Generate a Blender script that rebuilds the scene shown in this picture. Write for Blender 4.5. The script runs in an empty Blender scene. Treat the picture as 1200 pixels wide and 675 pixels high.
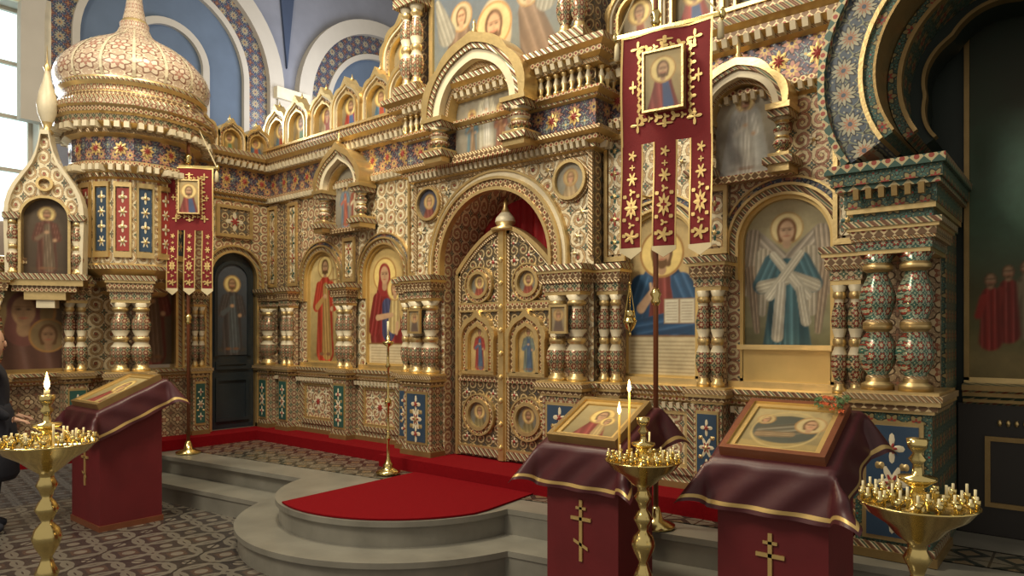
import bpy, math, random, bmesh
import numpy as np
from mathutils import Vector, Matrix
random.seed(7)
sc=bpy.context.scene
COL=sc.collection
pi=math.pi
try:
    sc.view_settings.view_transform='Standard'
except Exception: pass

# ------------------------------------------------------------ node helpers
class S:
    nt=None
    def __init__(s,o): s.o=o
    def __add__(a,b): return M_('ADD',a,b)
    __radd__=__add__
    def __sub__(a,b): return M_('SUBTRACT',a,b)
    def __rsub__(a,b): return M_('SUBTRACT',b,a)
    def __mul__(a,b): return M_('MULTIPLY',a,b)
    __rmul__=__mul__
    def __truediv__(a,b): return M_('DIVIDE',a,b)
    def __lt__(a,b): return M_('LESS_THAN',a,b)
    def __gt__(a,b): return M_('GREATER_THAN',a,b)
def M_(op,*a):
    n=S.nt.nodes.new('ShaderNodeMath'); n.operation=op
    for i,x in enumerate(a):
        if isinstance(x,S): S.nt.links.new(x.o,n.inputs[i])
        else: n.inputs[i].default_value=x
    return S(n.outputs[0])
def sin(x): return M_('SINE',x)
def cos(x): return M_('COSINE',x)
def fr(x): return M_('FRACT',x)
def ab(x): return M_('ABSOLUTE',x)
def mx(a,b): return M_('MAXIMUM',a,b)
def sq(x): return M_('SQRT',x)
def at(a,b): return M_('ARCTAN2',a,b)
def mix(f,a,b,mode='MIX'):
    n=S.nt.nodes.new('ShaderNodeMix'); n.data_type='RGBA'; n.blend_type=mode
    for i,x in ((0,f),(6,a),(7,b)):
        if isinstance(x,S): S.nt.links.new(x.o,n.inputs[i])
        elif i==0: n.inputs[i].default_value=x
        else: n.inputs[i].default_value=(*x,1)
    return S(n.outputs[2])
def noise(scale,detail=3,vec=None):
    n=S.nt.nodes.new('ShaderNodeTexNoise'); n.inputs['Scale'].default_value=scale
    n.inputs['Detail'].default_value=detail
    if vec is not None: S.nt.links.new(vec.o,n.inputs['Vector'])
    return S(n.outputs['Fac'])
def coords(mode='wall'):
    t=S.nt.nodes.new('ShaderNodeTexCoord'); s=S.nt.nodes.new('ShaderNodeSeparateXYZ')
    S.nt.links.new(t.outputs['Object'],s.inputs[0])
    x,y,z=[S(o) for o in s.outputs]
    vec=S(t.outputs['Object'])
    if mode=='wall': return x+y,z,vec
    if mode=='floor': return x,y,vec
    if mode=='polxz': return at(z,x)*.84,sq(x*x+z*z)-.74,vec
    return at(y,x),z,vec
def newmat(name):
    m=bpy.data.materials.new(name); m.use_nodes=True
    S.nt=m.node_tree
    return m,m.node_tree.nodes['Principled BSDF']
def fin(bs,col=None,rough=.5,metal=0,h=None,bump=.3,dist=.01,emis=None,es=1,spec=None):
    L=S.nt.links
    if col is not None:
        if isinstance(col,S): L.new(col.o,bs.inputs['Base Color'])
        else: bs.inputs['Base Color'].default_value=(*col,1)
    for nme,v in (('Roughness',rough),('Metallic',metal)):
        if isinstance(v,S): L.new(v.o,bs.inputs[nme])
        else: bs.inputs[nme].default_value=v
    if spec is not None: bs.inputs['Specular IOR Level'].default_value=spec
    if h is not None:
        b=S.nt.nodes.new('ShaderNodeBump'); b.inputs['Strength'].default_value=bump; b.inputs['Distance'].default_value=dist
        L.new(h.o,b.inputs['Height']); L.new(b.outputs[0],bs.inputs['Normal'])
    if emis is not None:
        bs.inputs['Emission Color'].default_value=(*emis,1); bs.inputs['Emission Strength'].default_value=es
MT={}
def ornate(name,s,bg,c1,c2,c3,line,petals=8,rough=.38,metal=.22,bump=.6,mode='wall',asp=1.0,wear=.42):
    m,bs=newmat(name); u,v,vec=coords(mode)
    n=noise(11,2,vec); u=u+(n-.5)*(.15/s)
    U=u*s; V=v*(s*asp)
    fu=fr(U)-.5; fv=fr(V)-.5
    r=sq(fu*fu+fv*fv); a=at(fv,fu); co=cos(a*petals)*.07
    gu=fr(U+.5)-.5; gv=fr(V+.5)-.5
    r2=sq(gu*gu+gv*gv); a2=at(gv,gu); co2=cos(a2*4)*.07
    out=r<(co+.37); pet=r<(co+.30); inn=r<(.17-co*.8); cen=r<.07
    ko=r2<(co2+.20); k=r2<(co2+.14); kc=r2<.05
    vine=ab(cos(U*(4*pi))+cos(V*(4*pi)))<.3
    dots=(sin(U*(8*pi))*sin(V*(8*pi)))>.72
    c=mix(vine,bg,c3); c=mix(dots,c,c1)
    c=mix(out,c,line); c=mix(pet,c,c1); c=mix(inn,c,c2); c=mix(cen,c,bg)
    c=mix(ko,c,line); c=mix(k,c,c3); c=mix(kc,c,c2)
    w=noise(5,4,vec)
    c=mix(w*wear,c,(.09,.07,.045))
    h=pet*.5+inn*.4+k*.6+vine*.35+dots*.3
    fin(bs,c,rough,metal,h,bump,.012); MT[name]=m
def scroll(name,s,bg,c1,c2,c3,line,rough=.40,metal=.15,bump=.7,wear=.35,asp=1.0):
    m,bs=newmat(name); u,v,vec=coords('wall')
    n=noise(7,2,vec); n2=noise(9,2,vec); U=u*s+(n-.5)*.22; V=v*(s*asp)+(n2-.5)*.22
    iu=M_('FLOOR',U); iv=M_('FLOOR',V); par=M_('MODULO',ab(iu+iv),2.0)*2-1
    fu=fr(U)-.5; fv=fr(V)-.5; r=sq(fu*fu+fv*fv); a=at(fv,fu)
    sp=sin(a*par+r*19); leaf=cos(a*7+r*8)*.25
    sp=sp+leaf
    on=(sp>.25)*(r<.49); ol=(sp>-.05)*(r<.53)
    cen=r<.09; ceno=r<.12
    gu=fr(U+.5)-.5; gv=fr(V+.5)-.5; r2=sq(gu*gu+gv*gv); a2=at(gv,gu); co2=cos(a2*4)*.06
    k=r2<(co2+.12); ko=r2<(co2+.17); kc=r2<.045
    c=mix(ol,bg,line); c=mix(on,c,c1); c=mix(ceno,c,line); c=mix(cen,c,c2)
    c=mix(ko,c,line); c=mix(k,c,c3); c=mix(kc,c,c2)
    fine=noise(46,3,vec); c=mix((fine>.62)*.45,c,line)
    w=noise(3.5,4,vec); c=mix(w*wear,c,(.10,.08,.05))
    h=on*.8+cen*.6+k*.6+fine*.5
    fin(bs,c,rough,metal,h,bump,.012); MT[name]=m
def plain(name,col,rough=.5,metal=0,var=.25,ns=8,bump=.15,emis=None,es=1,spec=None):
    m,bs=newmat(name); u,v,vec=coords()
    w=noise(ns,4,vec); c=mix(w*var*2,col,tuple(x*.35 for x in col))
    fin(bs,c,rough,metal,noise(ns*5,2,vec),bump,.004,emis,es,spec); MT[name]=m
def stripe(name,k,ca,cb,cc,kv=1.0,rough=.38,metal=.25):
    m,bs=newmat(name); u,v,vec=coords()
    t=(u+v*kv)*k; f=fr(t)
    c=mix(f<.45,ca,cb); c=mix((ab(f-.72))<.1,c,cc); c=mix(noise(5,3,vec)*.4,c,(.08,.06,.035))
    fin(bs,c,rough,metal,sin(t*(2*pi)),.35,.01); MT[name]=m
def checker(name,k,ca,cb,cc,rough=.38,metal=.25,kv=1.0):
    m,bs=newmat(name); u,v,vec=coords()
    fu=fr(u*k)-.5; fv=fr(v*(k*kv))-.5
    d=ab(fu)+ab(fv); r=sq(fu*fu+fv*fv)
    c=mix(d<.5,ca,cb); c=mix(r<.2,c,cc); c=mix(noise(5,3,vec)*.4,c,(.08,.06,.035))
    fin(bs,c,rough,metal,(r<.3)*1.0,.4,.01); MT[name]=m

CREAM=(.82,.70,.46); GOLD=(.64,.45,.18); PINK=(.48,.23,.14); BRN=(.11,.065,.035); GRN=(.06,.17,.11); RED=(.34,.045,.035)
scroll('cream_orn',6.2,(.90,.79,.55),(.58,.40,.21),(.42,.13,.08),(.14,.22,.16),(.19,.12,.07))
scroll('cream_scroll2',8.0,(.82,.68,.43),(.45,.21,.13),(.82,.66,.36),(.10,.18,.16),(.15,.08,.045))
ornate('cream_orn2',11.0,(.66,.53,.33),(.42,.16,.10),CREAM,GRN,BRN,6)
scroll('field_orn',9.0,(.22,.15,.09),(.72,.56,.31),RED,(.12,.21,.20),(.08,.045,.025))
ornate('frieze',5.2,(.07,.06,.12),(.42,.20,.16),GOLD,(.26,.32,.31),(.03,.022,.045),8)
ornate('panel_orn',6.5,(.42,.31,.19),(.72,.57,.36),(.34,.12,.07),(.26,.15,.10),(.10,.055,.03),4)
ornate('blue_orn',5.0,(.06,.09,.17),(.40,.39,.31),(.5,.32,.15),(.34,.13,.09),(.02,.025,.05),10)
ornate('arch_band',5.263,(.075,.11,.16),(.48,.46,.34),(.48,.24,.15),(.26,.28,.19),(.03,.035,.05),12,mode='polxz',metal=.1)
ornate('green_orn',8.0,(.045,.11,.09),(.36,.29,.13),RED,(.08,.20,.17),(.018,.028,.022),6)
ornate('bluegreen_orn',6.5,(.06,.13,.16),(.58,.48,.29),RED,(.08,.21,.17),(.02,.033,.04),6)
ornate('col_orn',15.0,(.58,.45,.27),(.36,.06,.04),CREAM,(.07,.18,.12),(.07,.04,.025),6,rough=.24,metal=.3)
ornate('col_teal',15.0,(.36,.42,.30),(.34,.05,.035),(.72,.64,.42),(.05,.20,.16),(.04,.06,.05),6,rough=.18,metal=.25)
scroll('door_orn',9.5,(.15,.11,.065),(.70,.54,.30),(.32,.10,.06),(.07,.11,.13),(.06,.04,.022),rough=.34,metal=.35)
ornate('dome_orn',2.546,(.62,.46,.34),(.82,.70,.54),(.46,.22,.16),(.86,.76,.56),(.28,.14,.10),6,mode='polar',asp=1.8,metal=.05,wear=.3)
stripe('rope',16,(.78,.64,.40),(.24,.11,.065),(.10,.16,.10))
stripe('rope_fine',30,(.82,.66,.39),(.34,.18,.08),(.08,.055,.03))
checker('bead',18,(.20,.11,.055),(.80,.64,.37),(.34,.07,.045))
checker('bead_green',14,(.03,.09,.075),(.50,.42,.24),(.30,.05,.035))
plain('gold',(.86,.64,.30),.34,.75,.3,10,.3)
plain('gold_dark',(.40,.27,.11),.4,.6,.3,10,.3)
plain('gold_bg',(.72,.51,.20),.38,.5,.2,6,.1)
plain('brass',(.78,.62,.26),.18,1.0,.12,6,.05)
plain('cream',(.86,.76,.55),.45,.05,.3,8,.2)
plain('velvet',(.20,.010,.014),.85,0,.2,14,.3)
plain('velvet_dark',(.080,.014,.020),.42,0,.3,5,.2)
plain('carpet',(.22,.004,.008),.95,0,.25,40,.8,spec=.1)
plain('lectern_red',(.165,.009,.014),.6,0,.3,5,.2)
plain('curtain',(.50,.012,.018),.7,0,.2,6,.2)
plain('stone',(.31,.295,.25),.30,0,.45,4,.15)
plain('wood',(.22,.07,.03),.4,0,.3,9,.2)
plain('dark',(.022,.018,.016),.4,0,.2,5,.1)
plain('bluewall',(.27,.28,.33),.8,0,.25,2.5,.1)
plain('bluedeep',(.06,.085,.15),.8,0,.35,2,.1)
plain('bluemid',(.14,.19,.27),.8,0,.3,2,.1)
plain('bluepanel',(.045,.085,.15),.4,.1,.3,6,.1)
plain('greenpanel',(.04,.12,.10),.4,.1,.3,6,.1)
plain('redpaint',(.36,.05,.04),.4,.1,.2,6,.1)
plain('white_trim',(.56,.51,.43),.7,0,.15,3,.1)
plain('tan_wall',(.36,.26,.18),.8,0,.25,2.5,.1)
plain('wax',(.90,.80,.50),.5,0,.05,6,0)
plain('wax_y',(.80,.52,.12),.5,0,.05,6,0)
plain('flame',(1,.7,.3),.5,0,0,3,0,(1,.62,.22),14)
plain('glass_red',(.45,.02,.02),.1,0,.05,3,0)
plain('skin',(.60,.36,.25),.6,0,.1,6,.05)
plain('hair',(.05,.03,.02),.7,0,.2,20,.3)
plain('coat',(.02,.022,.035),.85,0,.2,12,.3)
plain('door_dark',(.03,.04,.048),.25,.1,.3,5,.15)
plain('cord',(.70,.60,.38),.7,0,.1,20,.2)
plain('winpane',(.75,.95,1.0),.3,0,0,3,0,(.66,.90,.98),1.5)
plain('flower',(.65,.12,.03),.7,0,.2,20,.2)
plain('leaf',(.08,.16,.05),.7,0,.2,20,.2)
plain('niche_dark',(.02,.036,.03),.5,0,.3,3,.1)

m,bs=newmat('floor_tile'); x,y,vec=coords('floor')
X=(x*.8+y*.6)*2.6; Y=(y*.8-x*.6)*2.6
fu=fr(X)-.5; fv=fr(Y)-.5; r=sq(fu*fu+fv*fv); gu=fr(X+.5)-.5; gv=fr(Y+.5)-.5; r2=sq(gu*gu+gv*gv)
ring=ab(r-.42)<.05; ring2=ab(r2-.42)<.05; dot=r<.12; dot2=r2<.12; star=(ab(fu)+ab(fv))<.24
c=mix(star,(.05,.042,.04),(.10,.065,.05)); c=mix(mx(ring,ring2),c,(.19,.17,.14)); c=mix(mx(dot,dot2),c,(.22,.19,.155))
seam=mx(ab(fr(X*.5)-.5)>.49,ab(fr(Y*.5)-.5)>.49); c=mix(seam,c,(.02,.02,.02)); c=mix(noise(4,4,vec)*.5,c,(.035,.03,.028))
fin(bs,c,.22,0,noise(40,2,vec),.05,.002); MT['floor_tile']=m
m,bs=newmat('solea_tile'); x,y,vec=coords('floor')
X=x*4.2; Y=y*4.2; fu=fr(X)-.5; fv=fr(Y)-.5; d=ab(fu)+ab(fv)
c=mix(d<.5,(.18,.16,.12),(.035,.04,.032)); c=mix(d<.25,c,(.20,.15,.09)); c=mix(mx(ab(fu),ab(fv))>.47,c,(.06,.05,.035))
fin(bs,c,.18,0,noise(30,2,vec),.05,.002); MT['solea_tile']=m
m,bs=newmat('icon_paint'); a=S.nt.nodes.new('ShaderNodeAttribute'); a.attribute_name='Col'
u,v,vec=coords(); cc=S(a.outputs['Color']); cc=mix(noise(16,5,vec)*.42,cc,(.05,.03,.02))
fin(bs,cc,.45,0,noise(60,2,vec),.08,.002,spec=.3); MT['icon_paint']=m

# ------------------------------------------------------------ mesh builder
class MB:
    def __init__(s,T=None): s.v=[];s.f=[];s.m=[];s.sm=[];s.T=T;s.slots=[]
    def V(s,x,y,z):
        p=Vector((x,y,z))
        if s.T is not None: p=s.T@p
        s.v.append(p); return len(s.v)-1
    def F(s,ids,mat,smooth=False):
        if mat not in s.slots: s.slots.append(mat)
        s.f.append(tuple(ids)); s.m.append(s.slots.index(mat)); s.sm.append(smooth)
    def Q(s,pts,mat,smooth=False): s.F([s.V(*p) for p in pts],mat,smooth)
    def build(s,name,parent=None,loc=None,rotz=0,rot=None):
        me=bpy.data.meshes.new(name); me.from_pydata([tuple(p) for p in s.v],[],s.f)
        for k in s.slots: me.materials.append(MT[k])
        me.polygons.foreach_set('material_index',s.m); me.polygons.foreach_set('use_smooth',s.sm)
        bm=bmesh.new(); bm.from_mesh(me); bmesh.ops.recalc_face_normals(bm,faces=bm.faces); bm.to_mesh(me); bm.free()
        o=bpy.data.objects.new(name,me); COL.objects.link(o)
        if parent: o.parent=parent
        if loc is not None: o.location=loc
        if rotz: o.rotation_euler=(0,0,rotz)
        if rot: o.rotation_euler=rot
        return o
def empty(name,loc=(0,0,0),rotz=0):
    o=bpy.data.objects.new(name,None); o.empty_display_size=.2; o.location=loc; o.rotation_euler=(0,0,rotz); COL.objects.link(o); return o
def box(b,x0,x1,y0,y1,z0,z1,m):
    i=[b.V(x,y,z) for z in (z0,z1) for y in (y0,y1) for x in (x0,x1)]
    for f in ((0,1,3,2),(4,6,7,5),(0,4,5,1),(2,3,7,6),(0,2,6,4),(1,5,7,3)): b.F([i[k] for k in f],m)
def lathe(b,cx,cy,prof,m,n=16,smooth=True,a0=0.0):
    rings=[]
    for p in prof:
        rings.append([b.V(cx+p[0]*math.cos(a0+2*pi*k/n),cy+p[0]*math.sin(a0+2*pi*k/n),p[1]) for k in range(n)])
    for i in range(len(prof)-1):
        mm=prof[i][2] if len(prof[i])>2 else m
        for k in range(n):
            b.F((rings[i][k],rings[i][(k+1)%n],rings[i+1][(k+1)%n],rings[i+1][k]),mm,smooth)
    b.F(rings[0][::-1],m); b.F(rings[-1],m)
def ext(b,pts,y0,y1,m,ms=None):
    ms=ms or m; A=[b.V(x,y0,z) for x,z in pts]; Bk=[b.V(x,y1,z) for x,z in pts]
    b.F(A,m); b.F(Bk[::-1],m); n=len(pts)
    for i in range(n): b.F((A[i],A[(i+1)%n],Bk[(i+1)%n],Bk[i]),ms)
def slab(b,pts,z0,z1,m,ms=None):
    ms=ms or m; A=[b.V(x,y,z0) for x,y in pts]; Bk=[b.V(x,y,z1) for x,y in pts]
    b.F(A[::-1],ms); b.F(Bk,m); n=len(pts)
    for i in range(n): b.F((A[i],A[(i+1)%n],Bk[(i+1)%n],Bk[i]),ms)
def band(b,inn,out,y0,y1,m,mi=None,mo=None,closed=False):
    mi=mi or m; mo=mo or m
    n=len(inn); a=[b.V(x,y0,z) for x,z in inn]; c=[b.V(x,y0,z) for x,z in out]
    d=[b.V(x,y1,z) for x,z in inn]; e=[b.V(x,y1,z) for x,z in out]
    R=range(n) if closed else range(n-1)
    for i in R:
        j=(i+1)%n
        b.F((a[i],a[j],c[j],c[i]),m); b.F((a[i],a[j],d[j],d[i]),mi); b.F((c[i],c[j],e[j],e[i]),mo)
    if not closed:
        for i in (0,n-1): b.F((a[i],c[i],e[i],d[i]),m)
def flower(b,cx,cz,y,rx,rz,pet,dep,mat,n=32,yc=.006):
    ctr=b.V(cx,y-yc,cz); R=[]
    for q in range(n):
        a=2*pi*q/n; k=(1-dep)+dep*math.cos(a*pet); R.append(b.V(cx+rx*k*math.cos(a),y,cz+rz*k*math.sin(a)))
    for q in range(n): b.F((ctr,R[q],R[(q+1)%n]),mat)
def arc(cx,cz,r,a0=180,a1=0,n=28,tip=0,wid=.24,lob=0,ln=4.0):
    P=[]
    for i in range(n+1):
        a=math.radians(a0+(a1-a0)*i/n)
        rr=r*(1+tip*math.exp(-abs((a-pi/2)/wid)**1.3)+lob*abs(math.sin(a*ln)))
        P.append((cx+rr*math.cos(a),cz+rr*math.sin(a)))
    return P
def ring(b,cx,cz,r0,r1,y0,y1,m,n=28,**k): band(b,arc(cx,cz,r0,90,450,n)[:-1],arc(cx,cz,r1,90,450,n)[:-1],y0,y1,m,closed=True)
def archleg(cx,zs,r,zb,n=24,tip=0,**k): return [(cx-r,zb)]+arc(cx,zs,r,180,0,n,tip,**k)+[(cx+r,zb)]
def molding(b,path,prof,mats):
    n=len(path); off=[]; nr=[]
    for i in range(n-1):
        d=Vector((path[i+1][0]-path[i][0],path[i+1][1]-path[i][1])).normalized(); nr.append(Vector((d.y,-d.x)))
    for i in range(n):
        if i==0: o=nr[0]
        elif i==n-1: o=nr[-1]
        else:
            o=nr[i-1]+nr[i]; o=o/ (o.length_squared/2) if o.length>1e-6 else nr[i]
        off.append(o)
    rows=[[b.V(path[i][0]+off[i].x*q[0],path[i][1]+off[i].y*q[0],q[1]) for i in range(n)] for q in prof]
    for j in range(len(prof)-1):
        mm=mats if isinstance(mats,str) else mats[j%len(mats)]
        for i in range(n-1): b.F((rows[j][i],rows[j][i+1],rows[j+1][i+1],rows[j+1][i]),mm)
    for i in (0,n-1): b.F([rows[j][i] for j in range(len(prof))],mats if isinstance(mats,str) else mats[0])
def dentils(b,path,out,z0,z1,w,gap,dep,m):
    for i in range(len(path)-1):
        p=Vector(path[i]); q=Vector(path[i+1]); d=q-p; L=d.length; d.normalize(); nn=Vector((d.y,-d.x))
        k=max(1,int(L/(w+gap))); st=L/k
        for j in range(k):
            c=p+d*(st*(j+.5))+nn*out
            a=d*(w/2); e=nn*(dep)
            P=[c-a-nn*.01,c+a-nn*.01,c+a+e,c-a+e]
            lo=[b.V(t.x,t.y,z0) for t in P]; P2=[P[0],P[1],c+a+e*1.3,c-a+e*1.3]; hi=[b.V(t.x,t.y,z1) for t in P2]
            b.F(lo[::-1],m); b.F(hi,m)
            for s_ in range(4): b.F((lo[s_],lo[(s_+1)%4],hi[(s_+1)%4],hi[s_]),m)
def wall_arch(b,x0,x1,z0,z1,cx,r,zs,y,yb,m,ms=None,n=24):
    ms=ms or m
    b.Q([(x0,y,z0),(cx-r,y,z0),(cx-r,y,z1),(x0,y,z1)],m); b.Q([(cx+r,y,z0),(x1,y,z0),(x1,y,z1),(cx+r,y,z1)],m)
    P=arc(cx,zs,r,180,0,n)
    for i in range(n):
        (a,c),(d,e)=P[i],P[i+1]
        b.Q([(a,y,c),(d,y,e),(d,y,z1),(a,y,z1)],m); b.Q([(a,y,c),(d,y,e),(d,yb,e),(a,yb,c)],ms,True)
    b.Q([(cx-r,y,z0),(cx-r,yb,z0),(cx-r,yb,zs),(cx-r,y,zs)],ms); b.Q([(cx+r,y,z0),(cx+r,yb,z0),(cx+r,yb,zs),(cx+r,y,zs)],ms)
KUB=[(.50,0),(.50,.04),(.36,.06),(.36,.09),(.30,.11),(.50,.18),(.60,.27),(.52,.36),(.34,.43),(.44,.45),(.46,.475),(.44,.50),(.34,.52),(.50,.60),(.56,.68),(.48,.76),(.32,.84),(.30,.87),(.46,.89),(.46,.92),(.38,.94),(.56,1.0)]
KM=['gold','gold','gold','rope_fine','col_orn','col_orn','col_orn','cream','gold','gold','gold','rope_fine','cream','col_orn','col_orn','col_orn','cream','gold','gold','gold','cream','gold']
def kcol(b,cx,cy,z0,z1,w,mats=KM,n=14):
    h=z1-z0; lathe(b,cx,cy,[(p[0]*w,z0+p[1]*h,mm) for p,mm in zip(KUB,mats)],'gold',n)
def pier(b,cx,yw,w,d,nc,zb=.5,zl=1.18,zc=2.02,zt=2.27,cm=KM,pm='greenpanel',cap='cream_orn2',body='cream_orn2'):
    y=yw-d; h=w/2
    box(b,cx-h,cx+h,y,yw,zb,zl,body)
    box(b,cx-h-.03,cx+h+.03,y-.03,yw,zb,zb+.05,'gold_dark'); box(b,cx-h-.015,cx+h+.015,y-.015,yw,zb+.05,zb+.09,'rope')
    box(b,cx-h*.80,cx+h*.80,y-.012,y,zb+.11,zl-.05,'gold'); box(b,cx-h*.68,cx+h*.68,y-.018,y-.011,zb+.135,zl-.075,pm)
    # raised floral ornament on the pedestal panel
    zm=(zb+zl)/2+.02; hh=(zl-zb)/2-.12; q=min(h*.55,.085); yy=y-.019
    for s in (-1,1):
        flower(b,cx,zm+s*hh*.66,yy,q*.8,q*1.05,4,.4,'cream'); flower(b,cx,zm+s*hh*.66,yy-.005,q*.35,q*.4,5,.3,'redpaint')
        flower(b,cx+s*q*.75,zm+hh*.32,yy,q*.3,q*.5,2,.3,'gold'); flower(b,cx+s*q*.75,zm-hh*.32,yy,q*.3,q*.5,2,.3,'gold')
    flower(b,cx,zm,yy,q,q*1.35,6,.3,'cream'); flower(b,cx,zm,yy-.005,q*.55,q*.7,6,.35,'redpaint'); flower(b,cx,zm,yy-.009,q*.25,q*.3,6,.1,'gold')
    for i,(o,z0,z1,m) in enumerate(((.015,0,.02,'gold'),(.03,.02,.05,'bead'),(.05,.05,.075,'gold'),(.06,.075,.11,'rope_fine'),(.04,.11,.125,'gold'))):
        box(b,cx-h-o,cx+h+o,y-o,yw,zl+z0,zl+z1,m)
    zb2=zl+.125
    box(b,cx-h*.85,cx+h*.85,yw-.07,yw,zb2,zc,'panel_orn')
    cw=(w/nc)*.92
    for i in range(nc): kcol(b,cx-h+w*(i+.5)/nc,y+min(d,cw)*.55,zb2,zc,cw,cm)
    H=zt-zc
    L=[(-.01,0,.12,'gold'),(.0,.12,.40,cap),(.02,.40,.50,'rope_fine'),(.025,.50,.72,'bead'),(.04,.72,.82,'gold'),(.055,.82,1.0,'rope')]
    for o,a,c,m in L: box(b,cx-h-o,cx+h+o,y-o,yw,zc+a*H,zc+c*H,m)

# ------------------------------------------------------------ painting canvas (vertex colours)
class CV:
    def __init__(s,w,h,res=.011,bg=(.75,.55,.25),bg2=None):
        s.w=w;s.h=h; s.nx=max(10,int(w/res)); s.ny=max(12,int(h/res))
        s.X,s.Z=np.meshgrid(np.linspace(-w/2,w/2,s.nx+1)/h,np.linspace(0,1,s.ny+1))
        bg2=bg2 or bg
        t=s.Z[...,None]; s.c=(1-t)*np.array(bg)+t*np.array(bg2); s.soft=.9*res/h
    def bl(s,mask,col,al=1): s.c=s.c*(1-mask[...,None]*al)+np.array(col)*mask[...,None]*al
    def sm(s,d,soft=None):
        k=soft or s.soft; return np.clip(.5-d/(2*k),0,1)
    def ell(s,x,z,a,b_,col,rot=0,al=1,soft=None):
        c_,s_=math.cos(rot),math.sin(rot); dx=s.X-x; dz=s.Z-z
        p=(dx*c_+dz*s_)/a; q=(-dx*s_+dz*c_)/b_
        d=(np.sqrt(p*p+q*q)-1)*min(a,b_); k=s.sm(d,soft); s.bl(k,col,al); return k
    def cap(s,x0,z0,r0,x1,z1,r1,col,al=1,soft=None,folds=0):
        dx=x1-x0; dz=z1-z0; L=dx*dx+dz*dz+1e-9
        t=np.clip(((s.X-x0)*dx+(s.Z-z0)*dz)/L,0,1)
        d=np.hypot(s.X-x0-t*dx,s.Z-z0-t*dz)-(r0+(r1-r0)*t)
        k=s.sm(d,soft); s.bl(k,col,al)
        if folds:
            nrm=((s.X-x0)*dz-(s.Z-z0)*dx)/math.sqrt(L)
            f=np.sin(nrm/(r0+r1)*2*9+s.Z*5)*.5+.5
            s.bl(k*f,tuple(x*.35 for x in col),folds)
            f2=np.clip(np.sin(nrm/(r0+r1)*2*9+s.Z*5+2.5),0,1)**3
            s.bl(k*f2,tuple(min(1,x*1.5+.08) for x in col),folds*.7)
            rel=np.clip(nrm/(r0+(r1-r0)*t+1e-6),-1,1)
            s.bl(k*np.abs(rel)**3,tuple(x*.25 for x in col),.6)
        return k
    def rect(s,x0,x1,z0,z1,col,al=1):
        d=np.maximum(np.maximum(x0-s.X,s.X-x1),np.maximum(z0-s.Z,s.Z-z1)); s.bl(s.sm(d),col,al)
    def ringp(s,x,z,r,t,col,al=1):
        d=np.abs(np.hypot(s.X-x,s.Z-z)-r)-t; s.bl(s.sm(d),col,al)
    def head(s,x,z,r,skin=(.62,.38,.22),hair=(.14,.07,.03),halo=(.9,.68,.25),beard=False,veil=None,tilt=0):
        if halo is not None:
            s.ell(x,z,r*2.0,r*2.0,halo); s.ringp(x,z,r*1.95,r*.09,(.40,.2,.06))
        s.ell(x,z+.1*r,r*1.02,r*1.3,veil or hair,tilt)
        if veil: s.cap(x,z,r*.95,x,z-r*1.3,r*1.2,veil)
        else: s.cap(x-.55*r,z,r*.35,x-.6*r,z-.9*r,r*.25,hair); s.cap(x+.55*r,z,r*.35,x+.6*r,z-.9*r,r*.25,hair)
        s.cap(x,z-.6*r,r*.38,x,z-1.4*r,r*.42,tuple(k*.8 for k in skin))
        s.ell(x,z,r*.72,r*1.02,skin,tilt)
        s.ell(x+.25*r,z,r*.3,r*.8,tuple(k*.75 for k in skin),tilt,.5,soft=.3*r)
        if beard: s.ell(x,z-.75*r,r*.52,r*.55,hair,tilt); s.ell(x,z-.2*r,r*.5,r*.4,skin,tilt)
        for e in (-1,1):
            s.ell(x+e*.3*r,z+.12*r,r*.15,r*.07,(.06,.03,.02)); s.ell(x+e*.3*r,z+.3*r,r*.2,r*.045,(.15,.07,.03),al=.8)
        s.cap(x,z+.1*r,r*.05,x+.02*r,z-.28*r,r*.09,tuple(k*.7 for k in skin),.7); s.ell(x,z-.5*r,r*.22,r*.06,(.45,.12,.08))
    def obj(s,name,parent,T,y,z0,cx=0,inside=None):
        me=bpy.data.meshes.new(name); nx,ny=s.nx,s.ny
        X=(s.X*s.h+cx).ravel(); Z=(s.Z*s.h).ravel()
        co=[]
        for a,c in zip(X,Z):
            p=Vector((a,y,c+z0)); co.append(tuple(T@p) if T is not None else tuple(p))
        F=[]
        for j in range(ny):
            for i in range(nx):
                if inside is not None:
                    mxx=(X[j*(nx+1)+i]+X[j*(nx+1)+i+1])/2-cx; mz=(Z[j*(nx+1)+i]+Z[(j+1)*(nx+1)+i])/2
                    if not inside(mxx,mz): continue
                k=j*(nx+1)+i; F.append((k,k+1,k+nx+2,k+nx+1))
        me.from_pydata(co,[],F)
        at_=me.color_attributes.new('Col','FLOAT_COLOR','POINT')
        cc=np.ones((len(co),4)); cc[:,:3]=np.clip(s.c.reshape(-1,3),0,1); at_.data.foreach_set('color',cc.ravel())
        me.materials.append(MT['icon_paint']); o=bpy.data.objects.new(name,me); COL.objects.link(o)
        if parent: o.parent=parent
        return o
def in_arch(w,h): 
    r=w/2
    return lambda x,z: z<h-r or math.hypot(x,z-(h-r))<r*1.01
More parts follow.
